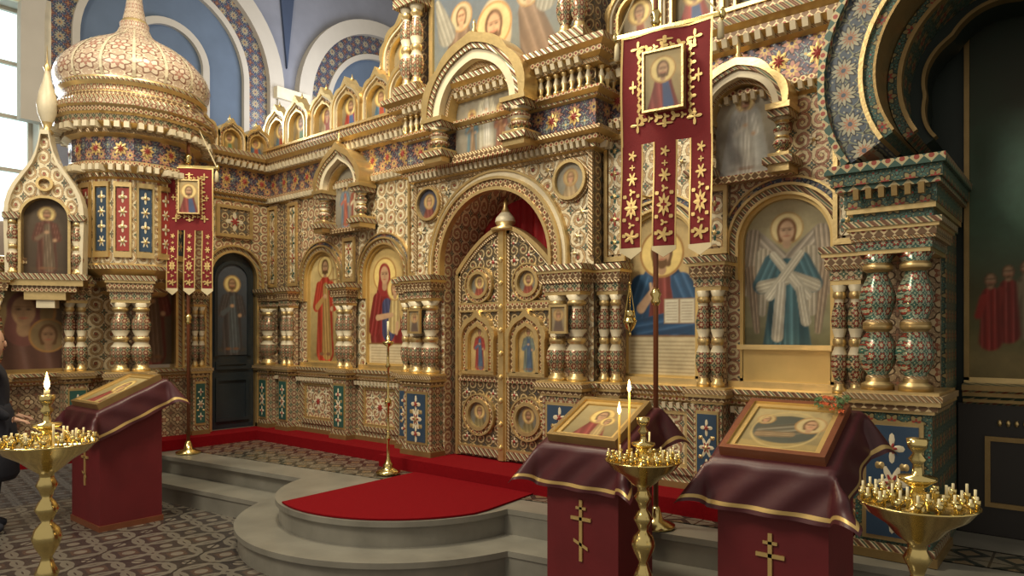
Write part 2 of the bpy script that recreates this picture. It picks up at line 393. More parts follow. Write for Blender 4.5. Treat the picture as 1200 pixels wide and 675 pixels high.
def saint(cv,robe,mantle,cx=0,s=1.0,zb=.06,beard=True,veil=None,hair=(.15,.08,.03)):
    q=lambda v:v*s
    hz=zb+q(.80)
    cv.ell(cx,zb,q(.16),q(.03),(.12,.08,.04),al=.6)
    cv.ell(cx,hz,q(.105),q(.105),(.92,.72,.30)); cv.ringp(cx,hz,q(.103),q(.005),(.4,.2,.06))
    cv.cap(cx,zb+q(.04),q(.13),cx,zb+q(.62),q(.095),mantle,folds=.55)
    cv.cap(cx+q(.03),zb+q(.03),q(.075),cx+q(.01),zb+q(.62),q(.04),robe,folds=.5)
    cv.cap(cx-q(.09),zb+q(.63),q(.045),cx-q(.13),zb+q(.45),q(.055),mantle,folds=.4)
    cv.cap(cx+q(.09),zb+q(.63),q(.045),cx+q(.13),zb+q(.45),q(.055),mantle,folds=.4)
    cv.cap(cx-q(.12),zb+q(.44),q(.03),cx-q(.02),zb+q(.52),q(.022),robe); cv.ell(cx,zb+q(.535),q(.025),q(.02),(.62,.38,.22))
    cv.ell(cx+q(.10),zb+q(.42),q(.022),q(.022),(.62,.38,.22))
    cv.head(cx,hz,q(.052),halo=None,beard=beard,veil=veil,hair=hair)
    for e in (-1,1): cv.ell(cx+e*q(.05),zb+q(.01),q(.035),q(.015),(.25,.12,.06))
def small_icon(kind,w,h,res=.02):
    pal=[((.45,.06,.05),(.06,.12,.28)),((.08,.2,.32),(.40,.08,.05)),((.50,.33,.1),(.12,.22,.12)),((.55,.45,.3),(.30,.08,.05))]
    a,b_=pal[kind%4]
    cv=CV(w,h,res,(.14,.12,.10),(.40,.32,.17))
    cv.cap(0,.02,.36,0,.42,.22,a,folds=.4); cv.cap(.05,.02,.14,.02,.42,.09,b_)
    cv.head(0,.66,.14,halo=(.92,.70,.28),beard=kind%2==0,veil=None if kind%3 else b_)
    return cv

TW=Matrix.Translation((-4.1,0,0))@Matrix.Rotation(pi/2,4,'Z')
TC=Matrix.Translation((0,.15,0))     # centre block set .20 proud of the side bays
YC=-.20
ICO=empty('iconostasis')

# ------------------------------------------------------------ room shell
b=MB(); box(b,-8,9,-10,9,-.12,0,'floor_tile'); b.build('floor')
WT=Matrix.Translation((-7,0,0))@Matrix.Rotation(pi/2,4,'Z')
wx0,wx1,wz0,wz1=-2.75,-1.80,3.2,6.2
b=MB(WT)
for (a,c,z0,z1,mm) in ((-10,9,0,wz0,'tan_wall'),(-10,wx0,wz0,wz1,'tan_wall'),(wx1,9,wz0,wz1,'bluewall'),(-10,9,wz1,11,'bluewall')):
    b.Q([(a,0,z0),(c,0,z0),(c,0,z1),(a,0,z1)],mm)
for x in (wx0,wx1): b.Q([(x,0,wz0),(x,.4,wz0),(x,.4,wz1),(x,0,wz1)],'white_trim')
for z in (wz0,wz1): b.Q([(wx0,0,z),(wx1,0,z),(wx1,.4,z),(wx0,.4,z)],'white_trim')
b.build('wall_left')
b=MB(WT)
for cx in (-.05,4.25):
    b.F([b.V(x,-.02,z) for x,z in [(cx-1.35,5.0)]+arc(cx,6.0,1.35,180,0,32)+[(cx+1.35,5.0)]],'bluemid')
    band(b,archleg(cx,6.0,1.72,4.6,32),archleg(cx,6.0,2.0,4.6,32),-.16,0,'white_trim')
    band(b,archleg(cx,6.0,1.36,4.6,32),archleg(cx,6.0,1.72,4.6,32),-.05,0,'blue_orn')
    band(b,archleg(cx,6.0,1.26,4.6,32),archleg(cx,6.0,1.36,4.6,32),-.10,0,'white_trim')
    band(b,archleg(cx,6.0,.55,5.2,24),archleg(cx,6.0,.66,5.2,24),-.09,0,'white_trim')
ext(b,[(1.90,8.2),(2.08,6.5),(2.26,8.2)],-.05,0,'bluedeep')
box(b,1.80,2.36,-.2,0,4.2,5.9,'white_trim'); box(b,1.74,2.42,-.26,0,5.85,6.05,'cream')
b.build('trim_1')
b=MB(); box(b,-8,9,8,8.15,0,11,'bluewall'); b.build('wall_back')
b=MB()
for cx in (-4.6,1.0):
    b.F([b.V(x,7.95,z) for x,z in arc(cx,6.2,2.2,180,0,32)+[(cx+2.2,2),(cx-2.2,2)]],'bluedeep')
    band(b,archleg(cx,6.2,2.2,2,32),archleg(cx,6.2,2.6,2,32),7.8,8,'white_trim')
    band(b,archleg(cx,6.2,1.7,2,32),archleg(cx,6.2,1.9,2,32),7.85,8,'blue_orn')
b.build('trim_2')
W=empty('window_1')
b=MB(WT)
b.Q([(wx0,.32,wz0),(wx1,.32,wz0),(wx1,.32,wz1),(wx0,.32,wz1)],'winpane'); b.build('pane',W)
b=MB(WT)
for x in (wx0,(wx0+wx1)/2-.02,wx1-.05): box(b,x,x+.05,.24,.3,wz0,wz1,'white_trim')
for k in range(5): z=wz0+(wz1-wz0-.05)*k/4; box(b,wx0,wx1,.24,.3,z,z+.05,'white_trim')
band(b,[(wx0,wz0),(wx0,wz1),(wx1,wz1),(wx1,wz0)],[(wx0-.14,wz0),(wx0-.14,wz1+.14),(wx1+.14,wz1+.14),(wx1+.14,wz0)],-.06,-.002,'cream')
b.build('casing',W)

# ------------------------------------------------------------ platform and steps
def edge(x,o=0): return -1.59+.136*(x+3.31)-o
def outline(r,o,xl=-4.6,xr=6.5,cx=-.25,cy=-1.0):
    P=[(xl,edge(xl,o))]
    for i in range(61):
        a=pi+pi*i/60; x=cx+r*math.cos(a); y=cy+r*math.sin(a)
        if y<edge(x,o)-.005: P.append((x,y))
    P+= [(xr,edge(xr,o)),(xr,.42),(3.0,.42),(3.0,.1),(xl,.1)]
    return P
ST=empty('altar_platform')
b=MB(); slab(b,outline(1.40,.31),0,.15,'stone'); slab(b,outline(1.43,.34),.15,.19,'stone'); b.build('lower_step',ST)
b=MB(); slab(b,outline(1.09,0),.19,.34,'stone'); slab(b,outline(1.12,.03),.34,.38,'stone')
b.build('upper_step',ST)
b=MB(); slab(b,[(-4.6,edge(-4.6,-.28)),(6.5,edge(6.5,-.28)),(6.5,0),(-4.6,0)],.38,.384,'solea_tile'); b.build('tiled_top',ST)
b=MB()
slab(b,[(-4.1,-.0),(-4.1,-.42),(-1.2,-.42),(-1.2,-.58),(1.2,-.58),(1.2,-.42),(3.1,-.42),(3.1,0)],.384,.5,'carpet')
slab(b,[(-4.1,-.42),(-4.1,-3.9),(-3.72,-3.9),(-3.72,-.42)],.384,.5,'carpet')
b.build('plinth',ST)
b=MB(); P=[(-.66,-.585)]
for i in range(41):
    a=pi+pi*i/40; x=-.25+1.10*math.cos(a); y=-1.0+1.10*math.sin(a)
    if -.66<x<.80 and y<-1: P.append((x,y))
P+=[(.80,-1.2),(.74,-.585)]
slab(b,P,.3845,.396,'carpet'); b.build('red_carpet')

# ------------------------------------------------------------ facade
b=MB(TC)
wall_arch(b,-1.08,1.08,.5,3.25,0,.66,2.36,-.35,.10,'cream_orn','cream_scroll2')
for sx in (-1,1): b.Q([(sx*1.08,-.35,.5),(sx*1.08,0,.5),(sx*1.08,0,6),(sx*1.08,-.35,6)],'field_orn')
b.Q([(-1.08,-.35,3.25),(1.08,-.35,3.25),(1.08,-.35,6.2),(-1.08,-.35,6.2)],'field_orn')
for r0,r1,y,m in ((.66,.69,-.42,'gold'),(.69,.76,-.40,'bead'),(.76,.785,-.42,'gold'),(.785,.83,-.385,'cream'),(.83,.85,-.40,'gold')):
    band(b,archleg(0,2.36,r0,2.27,32),archleg(0,2.36,r1,2.27,32),y,-.35,m)
for sx in (-1,1):
    ring(b,sx*.86,3.0,.145,.17,-.40,-.35,'gold'); ring(b,sx*.86,3.0,.17,.19,-.37,-.35,'rope_fine')
    for (fx,fz,r,p) in ((.62,3.12,.06,6),(.98,2.72,.07,6),(.93,2.52,.055,5),(.90,2.38,.04,4),(.74,2.86,.04,4),(.42,3.17,.035,5),(.22,3.19,.03,5)):
        flower(b,sx*fx,fz,-.362,r,r,p,.35,'cream'); flower(b,sx*fx,fz,-.370,r*.4,r*.4,p,.2,'gold')
band(b,[(-1.04,2.35),(-1.04,3.2),(1.04,3.2),(1.04,2.35)],[(-1.08,2.35),(-1.08,3.25),(1.08,3.25),(1.08,2.35)],-.37,-.35,'rope_fine')
b.T=None
BAYS=[(-2.36,-1.08,-1.80),(-3.55,-2.36,-2.95),(1.08,2.07,1.58),(2.07,3.12,2.57)]
for i,(x0,x1,c) in enumerate(BAYS):
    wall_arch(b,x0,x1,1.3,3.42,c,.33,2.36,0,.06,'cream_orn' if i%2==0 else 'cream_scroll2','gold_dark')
    for r0,r1,y,m in ((.33,.35,-.04,'gold'),(.35,.395,-.025,'rope'),(.395,.415,-.05,'gold'),(.415,.45,-.02,'blue_orn'),(.45,.465,-.035,'gold')):
        band(b,archleg(c,2.36,r0,2.1,28),archleg(c,2.36,r1,2.1,28),y,0,m)
    box(b,c-.40,c+.40,-.05,.06,1.3,1.35,'gold')
    for s in (-1,1):
        for (fx,fz,r,p) in ((.40,2.95,.055,6),(.50,2.72,.035,5),(.20,3.05,.04,5),(.42,3.2,.04,4)):
            flower(b,c+s*fx,fz,-.012,r,r,p,.35,'cream'); flower(b,c+s*fx,fz,-.02,r*.4,r*.4,p,.2,'gold')
b.Q([(-4.1,0,1.3),(-3.55,0,1.3),(-3.55,0,3.42),(-4.1,0,3.42)],'field_orn')
for cx,w_ in ((-1.24,.20),(-2.36,.22),(-3.50,.2),(-3.96,.2),(2.07,.2),(1.20,.2),(3.0,.18)):
    z1=2.84 if cx in (-2.36,2.07) else 3.38
    box(b,cx-w_/2,cx+w_/2,-.05,0,2.27,z1,'panel_orn')
    band(b,[(cx-w_/2+.03,2.34),(cx-w_/2+.03,z1-.07),(cx+w_/2-.03,z1-.07),(cx+w_/2-.03,2.34)],[(cx-w_/2,2.30),(cx-w_/2,z1-.03),(cx+w_/2,z1-.03),(cx+w_/2,2.30)],-.075,-.05,'gold',closed=True)
    box(b,cx-w_/2+.04,cx+w_/2-.04,-.06,-.05,2.36,z1-.09,'cream_orn')
    k=int((z1-2.5)/.16)
    for i in range(k): 
        zz=2.46+(z1-2.62)*i/max(1,k-1); flower(b,cx,zz,-.062,.045,.06,4,.4,'redpaint' if i%2 else 'greenpanel'); flower(b,cx,zz,-.068,.02,.025,5,.2,'gold')
for x0,x1 in ((-4.1,-1.08),(1.08,3.12)):
    b.Q([(x0,-.04,.5),(x1,-.04,.5),(x1,-.04,1.3),(x0,-.04,1.3)],'panel_orn')
for x0,x1,c in BAYS:
    w=.28
    box(b,c-w,c+w,-.055,-.04,.66,1.10,'cream_scroll2')
    band(b,[(c-w,.66),(c-w,1.10),(c+w,1.10),(c+w,.66)],[(c-w-.05,.61),(c-w-.05,1.15),(c+w+.05,1.15),(c+w+.05,.61)],-.09,-.04,'rope',closed=True)
    band(b,[(c-w+.03,.69),(c-w+.03,1.07),(c+w-.03,1.07),(c+w-.03,.69)],[(c-w,.66),(c-w,1.10),(c+w,1.10),(c+w,.66)],-.07,-.04,'gold',closed=True)
    for s in (-1,1):
        for t in (-1,1): flower(b,c+s*.15,.88+t*.10,-.058,.05,.05,4,.45,'cream')
    flower(b,c,.88,-.058,.10,.10,8,.25,'cream'); flower(b,c,.88,-.066,.05,.05,8,.25,'redpaint')
LEDGE=[(0,1.165),(.03,1.18),(.03,1.20),(.06,1.22),(.06,1.245),(.09,1.26),(.09,1.295),(.0,1.305)]
LM=['gold','bead','gold','rope_fine','gold','rope','gold']
BASE=[(0,.5),(.05,.5),(.05,.55),(.02,.57),(.02,.61),(0,.62)]
for P in ([(-4.1,-.04),(-1.08,-.04),(-1.08,YC),(-.68,YC)],[(.68,YC),(1.08,YC),(1.08,-.04),(3.12,-.04)]):
    molding(b,P,LEDGE,LM); molding(b,P,BASE,['gold_dark','gold_dark','rope','rope','gold'])
    dentils(b,P,.03,1.12,1.165,.03,.03,.03,'cream')
b.build('facade_wall',ICO)

b=MB()
for sx in (-1,1): pier(b,sx*.87,YC,.38,.17,2,pm='bluepanel')
for cx in (-1.24,-2.36,-3.50,-3.96,2.07,1.20): pier(b,cx,-.04,.22 if cx!=-2.36 else .26,.15,1 if abs(cx) in (3.96,) else 2,pm='greenpanel' if cx<-1.5 else 'bluepanel')
pier(b,3.02,-.04,.20,.15,2)
b.build('column_piers',ICO)

b=MB()
SP=[(-4.1,0),(-1.08,0)]; SR=[(1.08,0),(3.2,0)]
CP=[(-1.08,0),(-1.08,-.35),(1.08,-.35),(1.08,0)]
ENT=[(0,3.38),(.04,3.40),(.04,3.43),(.08,3.45),(.08,3.49),(.03,3.50),(.03,3.78),(.08,3.80),(.08,3.83),(.14,3.86),(.14,3.90),(.20,3.93),(.20,3.985),(0,4.0)]
EM=['gold','rope','gold','bead','gold','frieze','gold','rope_fine','gold','bead','gold','rope','gold']
for P in (SP,SR):
    molding(b,P,ENT,EM); dentils(b,P,.04,3.40,3.45,.03,.035,.05,'cream'); dentils(b,P,.08,3.80,3.86,.04,.04,.06,'cream')
    x0,x1=P[0][0],P[1][0]; box(b,x0,x1,-.10,.0,3.99,4.07,'bead'); box(b,x0,x1,-.12,.0,4.07,4.10,'gold')
    n=int((x1-x0)/.24)
    for i in range(n):
        fx=x0+(x1-x0)*(i+.5)/n; flower(b,fx,3.64,-.033,.075,.085,8,.2,'gold_bg'); flower(b,fx,3.64,-.041,.045,.05,8,.3,'redpaint')
CENT=[(0,3.22),(.05,3.24),(.05,3.27),(.10,3.29),(.10,3.33),(.16,3.35),(.16,3.38),(.06,3.40),(.06,3.63),(.10,3.64),(.10,3.66),(.16,3.68),(.16,3.70),(.06,3.71),(.06,3.88),(.14,3.89),(.14,3.93),(.20,3.95),(.20,3.99),(.25,4.02),(.25,4.07),(0,4.08)]
CM=['gold','rope','gold','bead','gold','rope_fine','gold','frieze','gold','rope','gold','bead','gold','field_orn','gold','rope_fine','gold','bead','gold','rope','gold']
b.T=TC
molding(b,CP,CENT,CM); dentils(b,CP,.05,3.24,3.29,.03,.03,.05,'cream'); dentils(b,CP,.14,3.90,3.945,.04,.04,.05,'cream')
for sx in (-1,1):
    for fx in (.70,.93): flower(b,sx*fx,3.515,-.413,.07,.08,8,.2,'gold_bg'); flower(b,sx*fx,3.515,-.421,.04,.045,8,.3,'redpaint')
def minibal(b,x,y,z0,z1,w): 
    h=z1-z0; lathe(b,x,y,[(w*.5,z0),(w*.5,z0+h*.1),(w*.25,z0+h*.2),(w*.5,z0+h*.45,'cream'),(w*.22,z0+h*.8),(w*.5,z0+h*.9),(w*.5,z1)],'gold',8)
for i in range(7):
    for sx in (-1,1): minibal(b,sx*(.62+i*.08),-.46,3.71,3.885,.055)
for i in range(3):
    for sx in (-1,1): minibal(b,sx*1.19,-.40+i*.09,3.71,3.885,.055)
b.T=None
b.build('cornices',ICO)

def canopy(name,T,cx,y,z0,hw,zs,seed,proj=.2,rk=.62,kw=dict(tip=.22,wid=.20),kwo=dict(tip=.30,wid=.18,lob=.05)):
    b=MB(T); r=hw*rk
    for k,(o,a,c,m) in enumerate(((.0,-.02,.03,'gold'),(.03,.03,.08,'rope'),(.0,.08,.11,'gold'))):
        for sx in (-1,1): box(b,cx+sx*hw*.82-hw*.2-o,cx+sx*hw*.82+hw*.2+o,y-proj-o,y,z0+a,z0+c,m)
    box(b,cx-hw,cx+hw,y-proj*.5,y,z0-.03,z0+.02,'bead')
    for sx in (-1,1):
        kcol(b,cx+sx*hw*.82,y-proj*.6,z0+.11,zs-.08,hw*.30)
        box(b,cx+sx*hw*.82-hw*.2,cx+sx*hw*.82+hw*.2,y-proj,y,zs-.08,zs,'rope'); box(b,cx+sx*hw*.82-hw*.23,cx+sx*hw*.82+hw*.23,y-proj-.02,y,zs-.03,zs+.01,'gold')
    band(b,arc(cx,zs,r,180,0,36,tip=kw['tip']*.3,wid=.2),arc(cx,zs,r*1.12,180,0,36,**kw),y-proj*.6,y,'rope_fine',mi='gold')
    band(b,arc(cx,zs,r*1.12,180,0,36,**kw),arc(cx,zs,r*1.34,180,0,36,**kw),y-proj*.9,y,'cream')
    band(b,arc(cx,zs,r*1.34,180,0,36,**kw),arc(cx,zs,r*1.46,180,0,36,**kw),y-proj,y,'rope')
    band(b,arc(cx,zs,r*1.46,180,0,60,**kw),arc(cx,zs,r*1.60,180,0,60,**kwo),y-proj*1.06,y,'gold')
    zt=zs+r*1.6*(1+kwo['tip'])
    lathe(b,cx,y-proj*.8,[(.012,zt-.02),(.03,zt+.02),(.012,zt+.05),(.02,zt+.08),(.002,zt+.13)],'gold',8)
    b.build(name+'_frame',ICO)
    h=zs+r*1.0-z0-.03; cv=CV(2*r,h,.013,(.22,.20,.16),(.44,.41,.33))
    if seed==0:
        saint(cv,(.75,.72,.62),(.70,.66,.52),0,.9); saint(cv,(.3,.2,.12),(.15,.28,.35),-.24,.6,.04); saint(cv,(.4,.2,.1),(.35,.15,.1),.24,.6,.04)
    elif seed==1:
        cv.cap(0,.0,.30,0,.62,.18,(.70,.72,.70),folds=.3); saint(cv,(.74,.72,.66),(.74,.74,.70),0,.95)
    else:
        saint(cv,(.5,.15,.1),(.2,.28,.36),-.12,.8); saint(cv,(.7,.6,.4),(.4,.12,.08),.14,.75)
    cv.obj(name+'_painting',ICO,T,y-.03,z0+.03,cx,in_arch(2*r,h))
canopy('upper_niche',None,-.03,-.26,3.33,.60,3.72,0,.24,.64,dict(tip=.05,wid=.25),dict(tip=.12,wid=.14,lob=.06))
canopy('left_niche',None,-2.36,-.02,2.90,.42,3.36,2,.22,.62,dict(tip=.14,wid=.16),dict(tip=.26,wid=.14,lob=.07))
canopy('right_niche',None,2.30,-.02,2.84,.36,3.28,1,.20,.62,dict(tip=.04,wid=.16),dict(tip=.10,wid=.14,lob=.07))
KN=[0]
def kok(b,T,cx,y,z0,r,d=0):
    kw=dict(tip=.16,wid=.15)
    zs=z0+r*.75
    leg=lambda k,z,**q:[(cx-r*k,z)]+arc(cx,zs,r*k,180,0,36,**(q or kw))+[(cx+r*k,z)]
    band(b,leg(.62,z0,tip=.05,wid=.15),leg(.70,z0),y-.06-d,y+.06,'gold'); band(b,leg(.70,z0),leg(.86,z0),y-.03-d,y+.06,'bead')
    band(b,leg(.86,z0),leg(.94,z0),y-.06-d,y+.06,'cream')
    band(b,leg(.94,z0),[(cx-r*1.04,z0)]+arc(cx,zs,r*1.04,180,0,36,tip=.30,wid=.14,lob=.08,ln=5)+[(cx+r*1.04,z0)],y-.08-d,y+.06,'gold')
    zt=zs+r*1.34
    lathe(b,cx,y,[(.01,zt-.01),(.025,zt+.02),(.01,zt+.04),(.002,zt+.08)],'gold',8)
    KN[0]+=1; h=r*1.40
    cv=small_icon(KN[0],r*1.26,h,.011); cv.obj('kokoshnik_icon',ICO,T,y+.01-d,z0,cx,in_arch(r*1.26,h))
b=MB()
for i in range(6): kok(b,None,-3.85+i*.50,-.02,4.10,.255,.03*(i%2))
for i in range(4): kok(b,None,1.40+i*.50,-.02,4.10,.255,.03*(i%2))
for cx in (-1.55,1.6): kok(b,None,cx,.10,4.5,.34)
b.build('kokoshnik_row',ICO)

b=MB(TC)
T2=[(0,5.2),(.1,5.22),(.1,5.3),(.2,5.34),(.2,5.42),(0,5.45)]
molding(b,CP,T2,['gold','rope','gold','bead','gold'])
for sx in (-1,1):
    for k in (0,1): 
        kcol(b,sx*(.90+.14*k),-.50,4.16,4.95,.13)
    box(b,sx*.97-.17,sx*.97+.17,-.6,-.35,4.08,4.16,'rope'); box(b,sx*.97-.17,sx*.97+.17,-.6,-.35,4.95,5.05,'rope'); box(b,sx*.97-.19,sx*.97+.19,-.62,-.35,5.05,5.2,'bead')
band(b,[(-.78,4.14),(-.78,5.12),(.78,5.12),(.78,4.14)],[(-.83,4.09),(-.83,5.17),(.83,5.17),(.83,4.09)],-.40,-.35,'gold',closed=True)
b.build('upper_tier',ICO)
cv=CV(1.56,.98,.012,(.20,.22,.20),(.10,.13,.18))
for sx in (-1,1):
    cv.cap(sx*.55,.0,.22,sx*.42,.45,.12,(.26,.17,.11),folds=.4); cv.head(sx*.42,.62,.07,halo=(.5,.42,.25)); cv.cap(sx*.62,.5,.12,sx*.75,.85,.03,(.36,.34,.28),folds=.4)
cv.ell(0,.34,.22,.34,(.50,.40,.26)); cv.ell(0,.38,.17,.27,(.62,.54,.38)); cv.head(0,.42,.11,halo=(.68,.5,.24),beard=True)
cv.obj('mandylion_painting',ICO,TC,-.37,4.14,0)

for sx in (-1,1):
    cv=CV(.30,.30,.010,(.05,.06,.09) if sx<0 else (.25,.25,.2),(.08,.09,.13) if sx<0 else (.36,.33,.26))
    cv.cap(0,.05,.3,0,.35,.16,(.2,.06,.05) if sx<0 else (.45,.34,.2),folds=.4); cv.head(0,.58,.12,halo=(.5,.36,.16))
    cv.obj('medallion',ICO,TC,-.365,2.85,sx*.86,lambda x,z: math.hypot(x,z-.15)<.15)

# ------------------------------------------------------------ main icons
def main_icon(kind,cx):
    w=.66; h=1.34; cv=CV(w,h,.0075,(.48,.32,.12),(.74,.54,.22))
    if kind=='angel':
        cv=CV(w,h,.0075,(.17,.16,.08),(.54,.48,.30))
        cv.rect(-.3,.3,0,.30,(.15,.15,.08),.8); cv.ell(0,.05,.3,.06,(.30,.22,.12),soft=.03); cv.ell(.1,.34,.3,.07,(.30,.30,.18),soft=.05)
        for e in (-1,1):
            cv.cap(e*.05,.66,.06,e*.17,.80,.035,(.56,.50,.42),folds=.6); cv.cap(e*.18,.80,.04,e*.21,.50,.03,(.54,.46,.36),folds=.7); cv.cap(e*.19,.6,.04,e*.16,.28,.015,(.46,.36,.26),folds=.7); cv.cap(e*.12,.68,.05,e*.13,.38,.02,(.62,.56,.44),folds=.6)
        cv.ell(0,.83,.085,.085,(.90,.76,.42)); cv.ringp(0,.83,.084,.003,(.5,.3,.1))
        cv.cap(0,.07,.145,0,.60,.07,(.05,.16,.21),folds=.7); cv.cap(.0,.10,.06,.01,.58,.05,(.10,.25,.31),folds=.6); cv.cap(-.06,.09,.04,-.03,.45,.03,(.06,.19,.25),folds=.6)
        cv.cap(-.08,.655,.042,-.135,.53,.048,(.09,.22,.28),folds=.5); cv.cap(.08,.655,.042,.135,.53,.048,(.09,.22,.28),folds=.5)
        cv.cap(-.13,.52,.035,.0,.55,.022,(.66,.62,.50),folds=.4); cv.cap(.14,.52,.035,.02,.58,.022,(.66,.62,.50),folds=.4); cv.ell(0,.57,.02,.016,(.62,.42,.28))
        cv.cap(-.07,.69,.02,.10,.47,.028,(.80,.76,.62),folds=.4); cv.cap(.07,.69,.02,-.09,.47,.025,(.80,.76,.62),folds=.4); cv.cap(-.03,.52,.025,-.05,.25,.03,(.76,.72,.6),folds=.5); cv.cap(.07,.5,.02,.10,.33,.025,(.7,.66,.54),folds=.5)
        cv.head(0,.815,.052,skin=(.68,.46,.31),hair=(.22,.10,.04),halo=None)
        for e in (-1,1): cv.ell(e*.045,.065,.028,.014,(.5,.3,.2))
    elif kind=='christ':
        cv=CV(w,h,.0075,(.44,.31,.14),(.70,.53,.25))
        cv.cap(0,.32,.25,0,.56,.14,(.025,.09,.20),folds=.6); cv.cap(.0,.34,.09,.0,.6,.055,(.30,.06,.05),folds=.5)
        cv.cap(-.14,.56,.07,-.20,.38,.07,(.03,.12,.26),folds=.5); cv.cap(.13,.56,.07,.21,.40,.08,(.04,.13,.28),folds=.5); cv.cap(-.12,.3,.06,.14,.34,.07,(.03,.11,.25),folds=.5)
        cv.head(0,.75,.072,beard=True,hair=(.16,.08,.03))
        cv.rect(.015,.215,.325,.475,(.25,.12,.04)); cv.rect(.02,.11,.33,.47,(.80,.76,.60)); cv.rect(.12,.21,.33,.47,(.78,.74,.58))
        for i in range(7): cv.rect(.03,.10,.345+i*.017,.350+i*.017,(.2,.1,.06),.7); cv.rect(.13,.20,.345+i*.017,.350+i*.017,(.2,.1,.06),.7)
        cv.cap(-.14,.42,.03,-.06,.52,.022,(.65,.42,.26)); cv.cap(-.06,.52,.008,-.05,.57,.007,(.65,.42,.26)); cv.cap(-.07,.52,.008,-.075,.57,.007,(.65,.42,.26))
        cv.rect(-.3,.3,0,.25,(.72,.62,.40)); cv.rect(-.3,.3,.245,.255,(.25,.13,.05))
        for i in range(9): cv.rect(-.21,.21,.03+i*.023,.036+i*.023,(.22,.12,.05),.7)
    elif kind=='madonna':
        cv.cap(0,.25,.21,-.01,.60,.12,(.30,.03,.03),folds=.55); cv.cap(-.12,.55,.06,-.16,.32,.08,(.28,.025,.025),folds=.5)
        cv.cap(.02,.28,.08,.0,.5,.06,(.07,.08,.18),folds=.4)
        cv.head(-.03,.755,.072,veil=(.30,.03,.03),tilt=.15)
        cv.cap(.09,.34,.075,.10,.54,.05,(.74,.54,.24),folds=.6); cv.head(.10,.635,.048,hair=(.25,.12,.05))
        cv.cap(-.12,.40,.025,.06,.42,.02,(.62,.38,.22)); cv.cap(.13,.35,.02,.12,.27,.016,(.62,.38,.22))
        cv.rect(-.3,.3,0,.18,(.70,.60,.40)); cv.rect(-.3,.3,.175,.187,(.25,.13,.05))
        for i in range(6): cv.rect(-.2,.2,.025+i*.024,.031+i*.024,(.25,.14,.06),.7)
    else:
        cv=CV(w,h,.0075,(.30,.22,.09),(.78,.60,.27))
        saint(cv,(.50,.30,.10),(.55,.06,.03),0,1.0,.07); cv.cap(.12,.2,.006,.12,.86,.006,(.3,.16,.06)); cv.cap(.07,.75,.006,.17,.75,.006,(.3,.16,.06))
    o=empty('icon_painting'); cv.obj('painted_panel',o,None,.035,1.345,cx,in_arch(w,h))
    b=MB()
    band(b,archleg(cx,2.36,.305,1.35,28),archleg(cx,2.36,.33,1.35,28),.0,.05,'gold_bg')
    box(b,cx-.33,cx+.33,.0,.05,1.345,1.37,'gold_bg'); b.Q([(cx-.34,.05,1.33),(cx+.34,.05,1.33),(cx+.34,.05,2.72),(cx-.34,.05,2.72)],'dark')
    if kind=='angel':
        box(b,cx-.33,cx+.33,-.06,.03,1.585,1.62,'gold'); box(b,cx-.31,cx+.31,.0,.03,1.37,1.585,'gold_bg')
    b.build('gilt_frame',o)
main_icon('madonna',-1.80); main_icon('saint',-2.95); main_icon('christ',1.58); main_icon('angel',2.57)

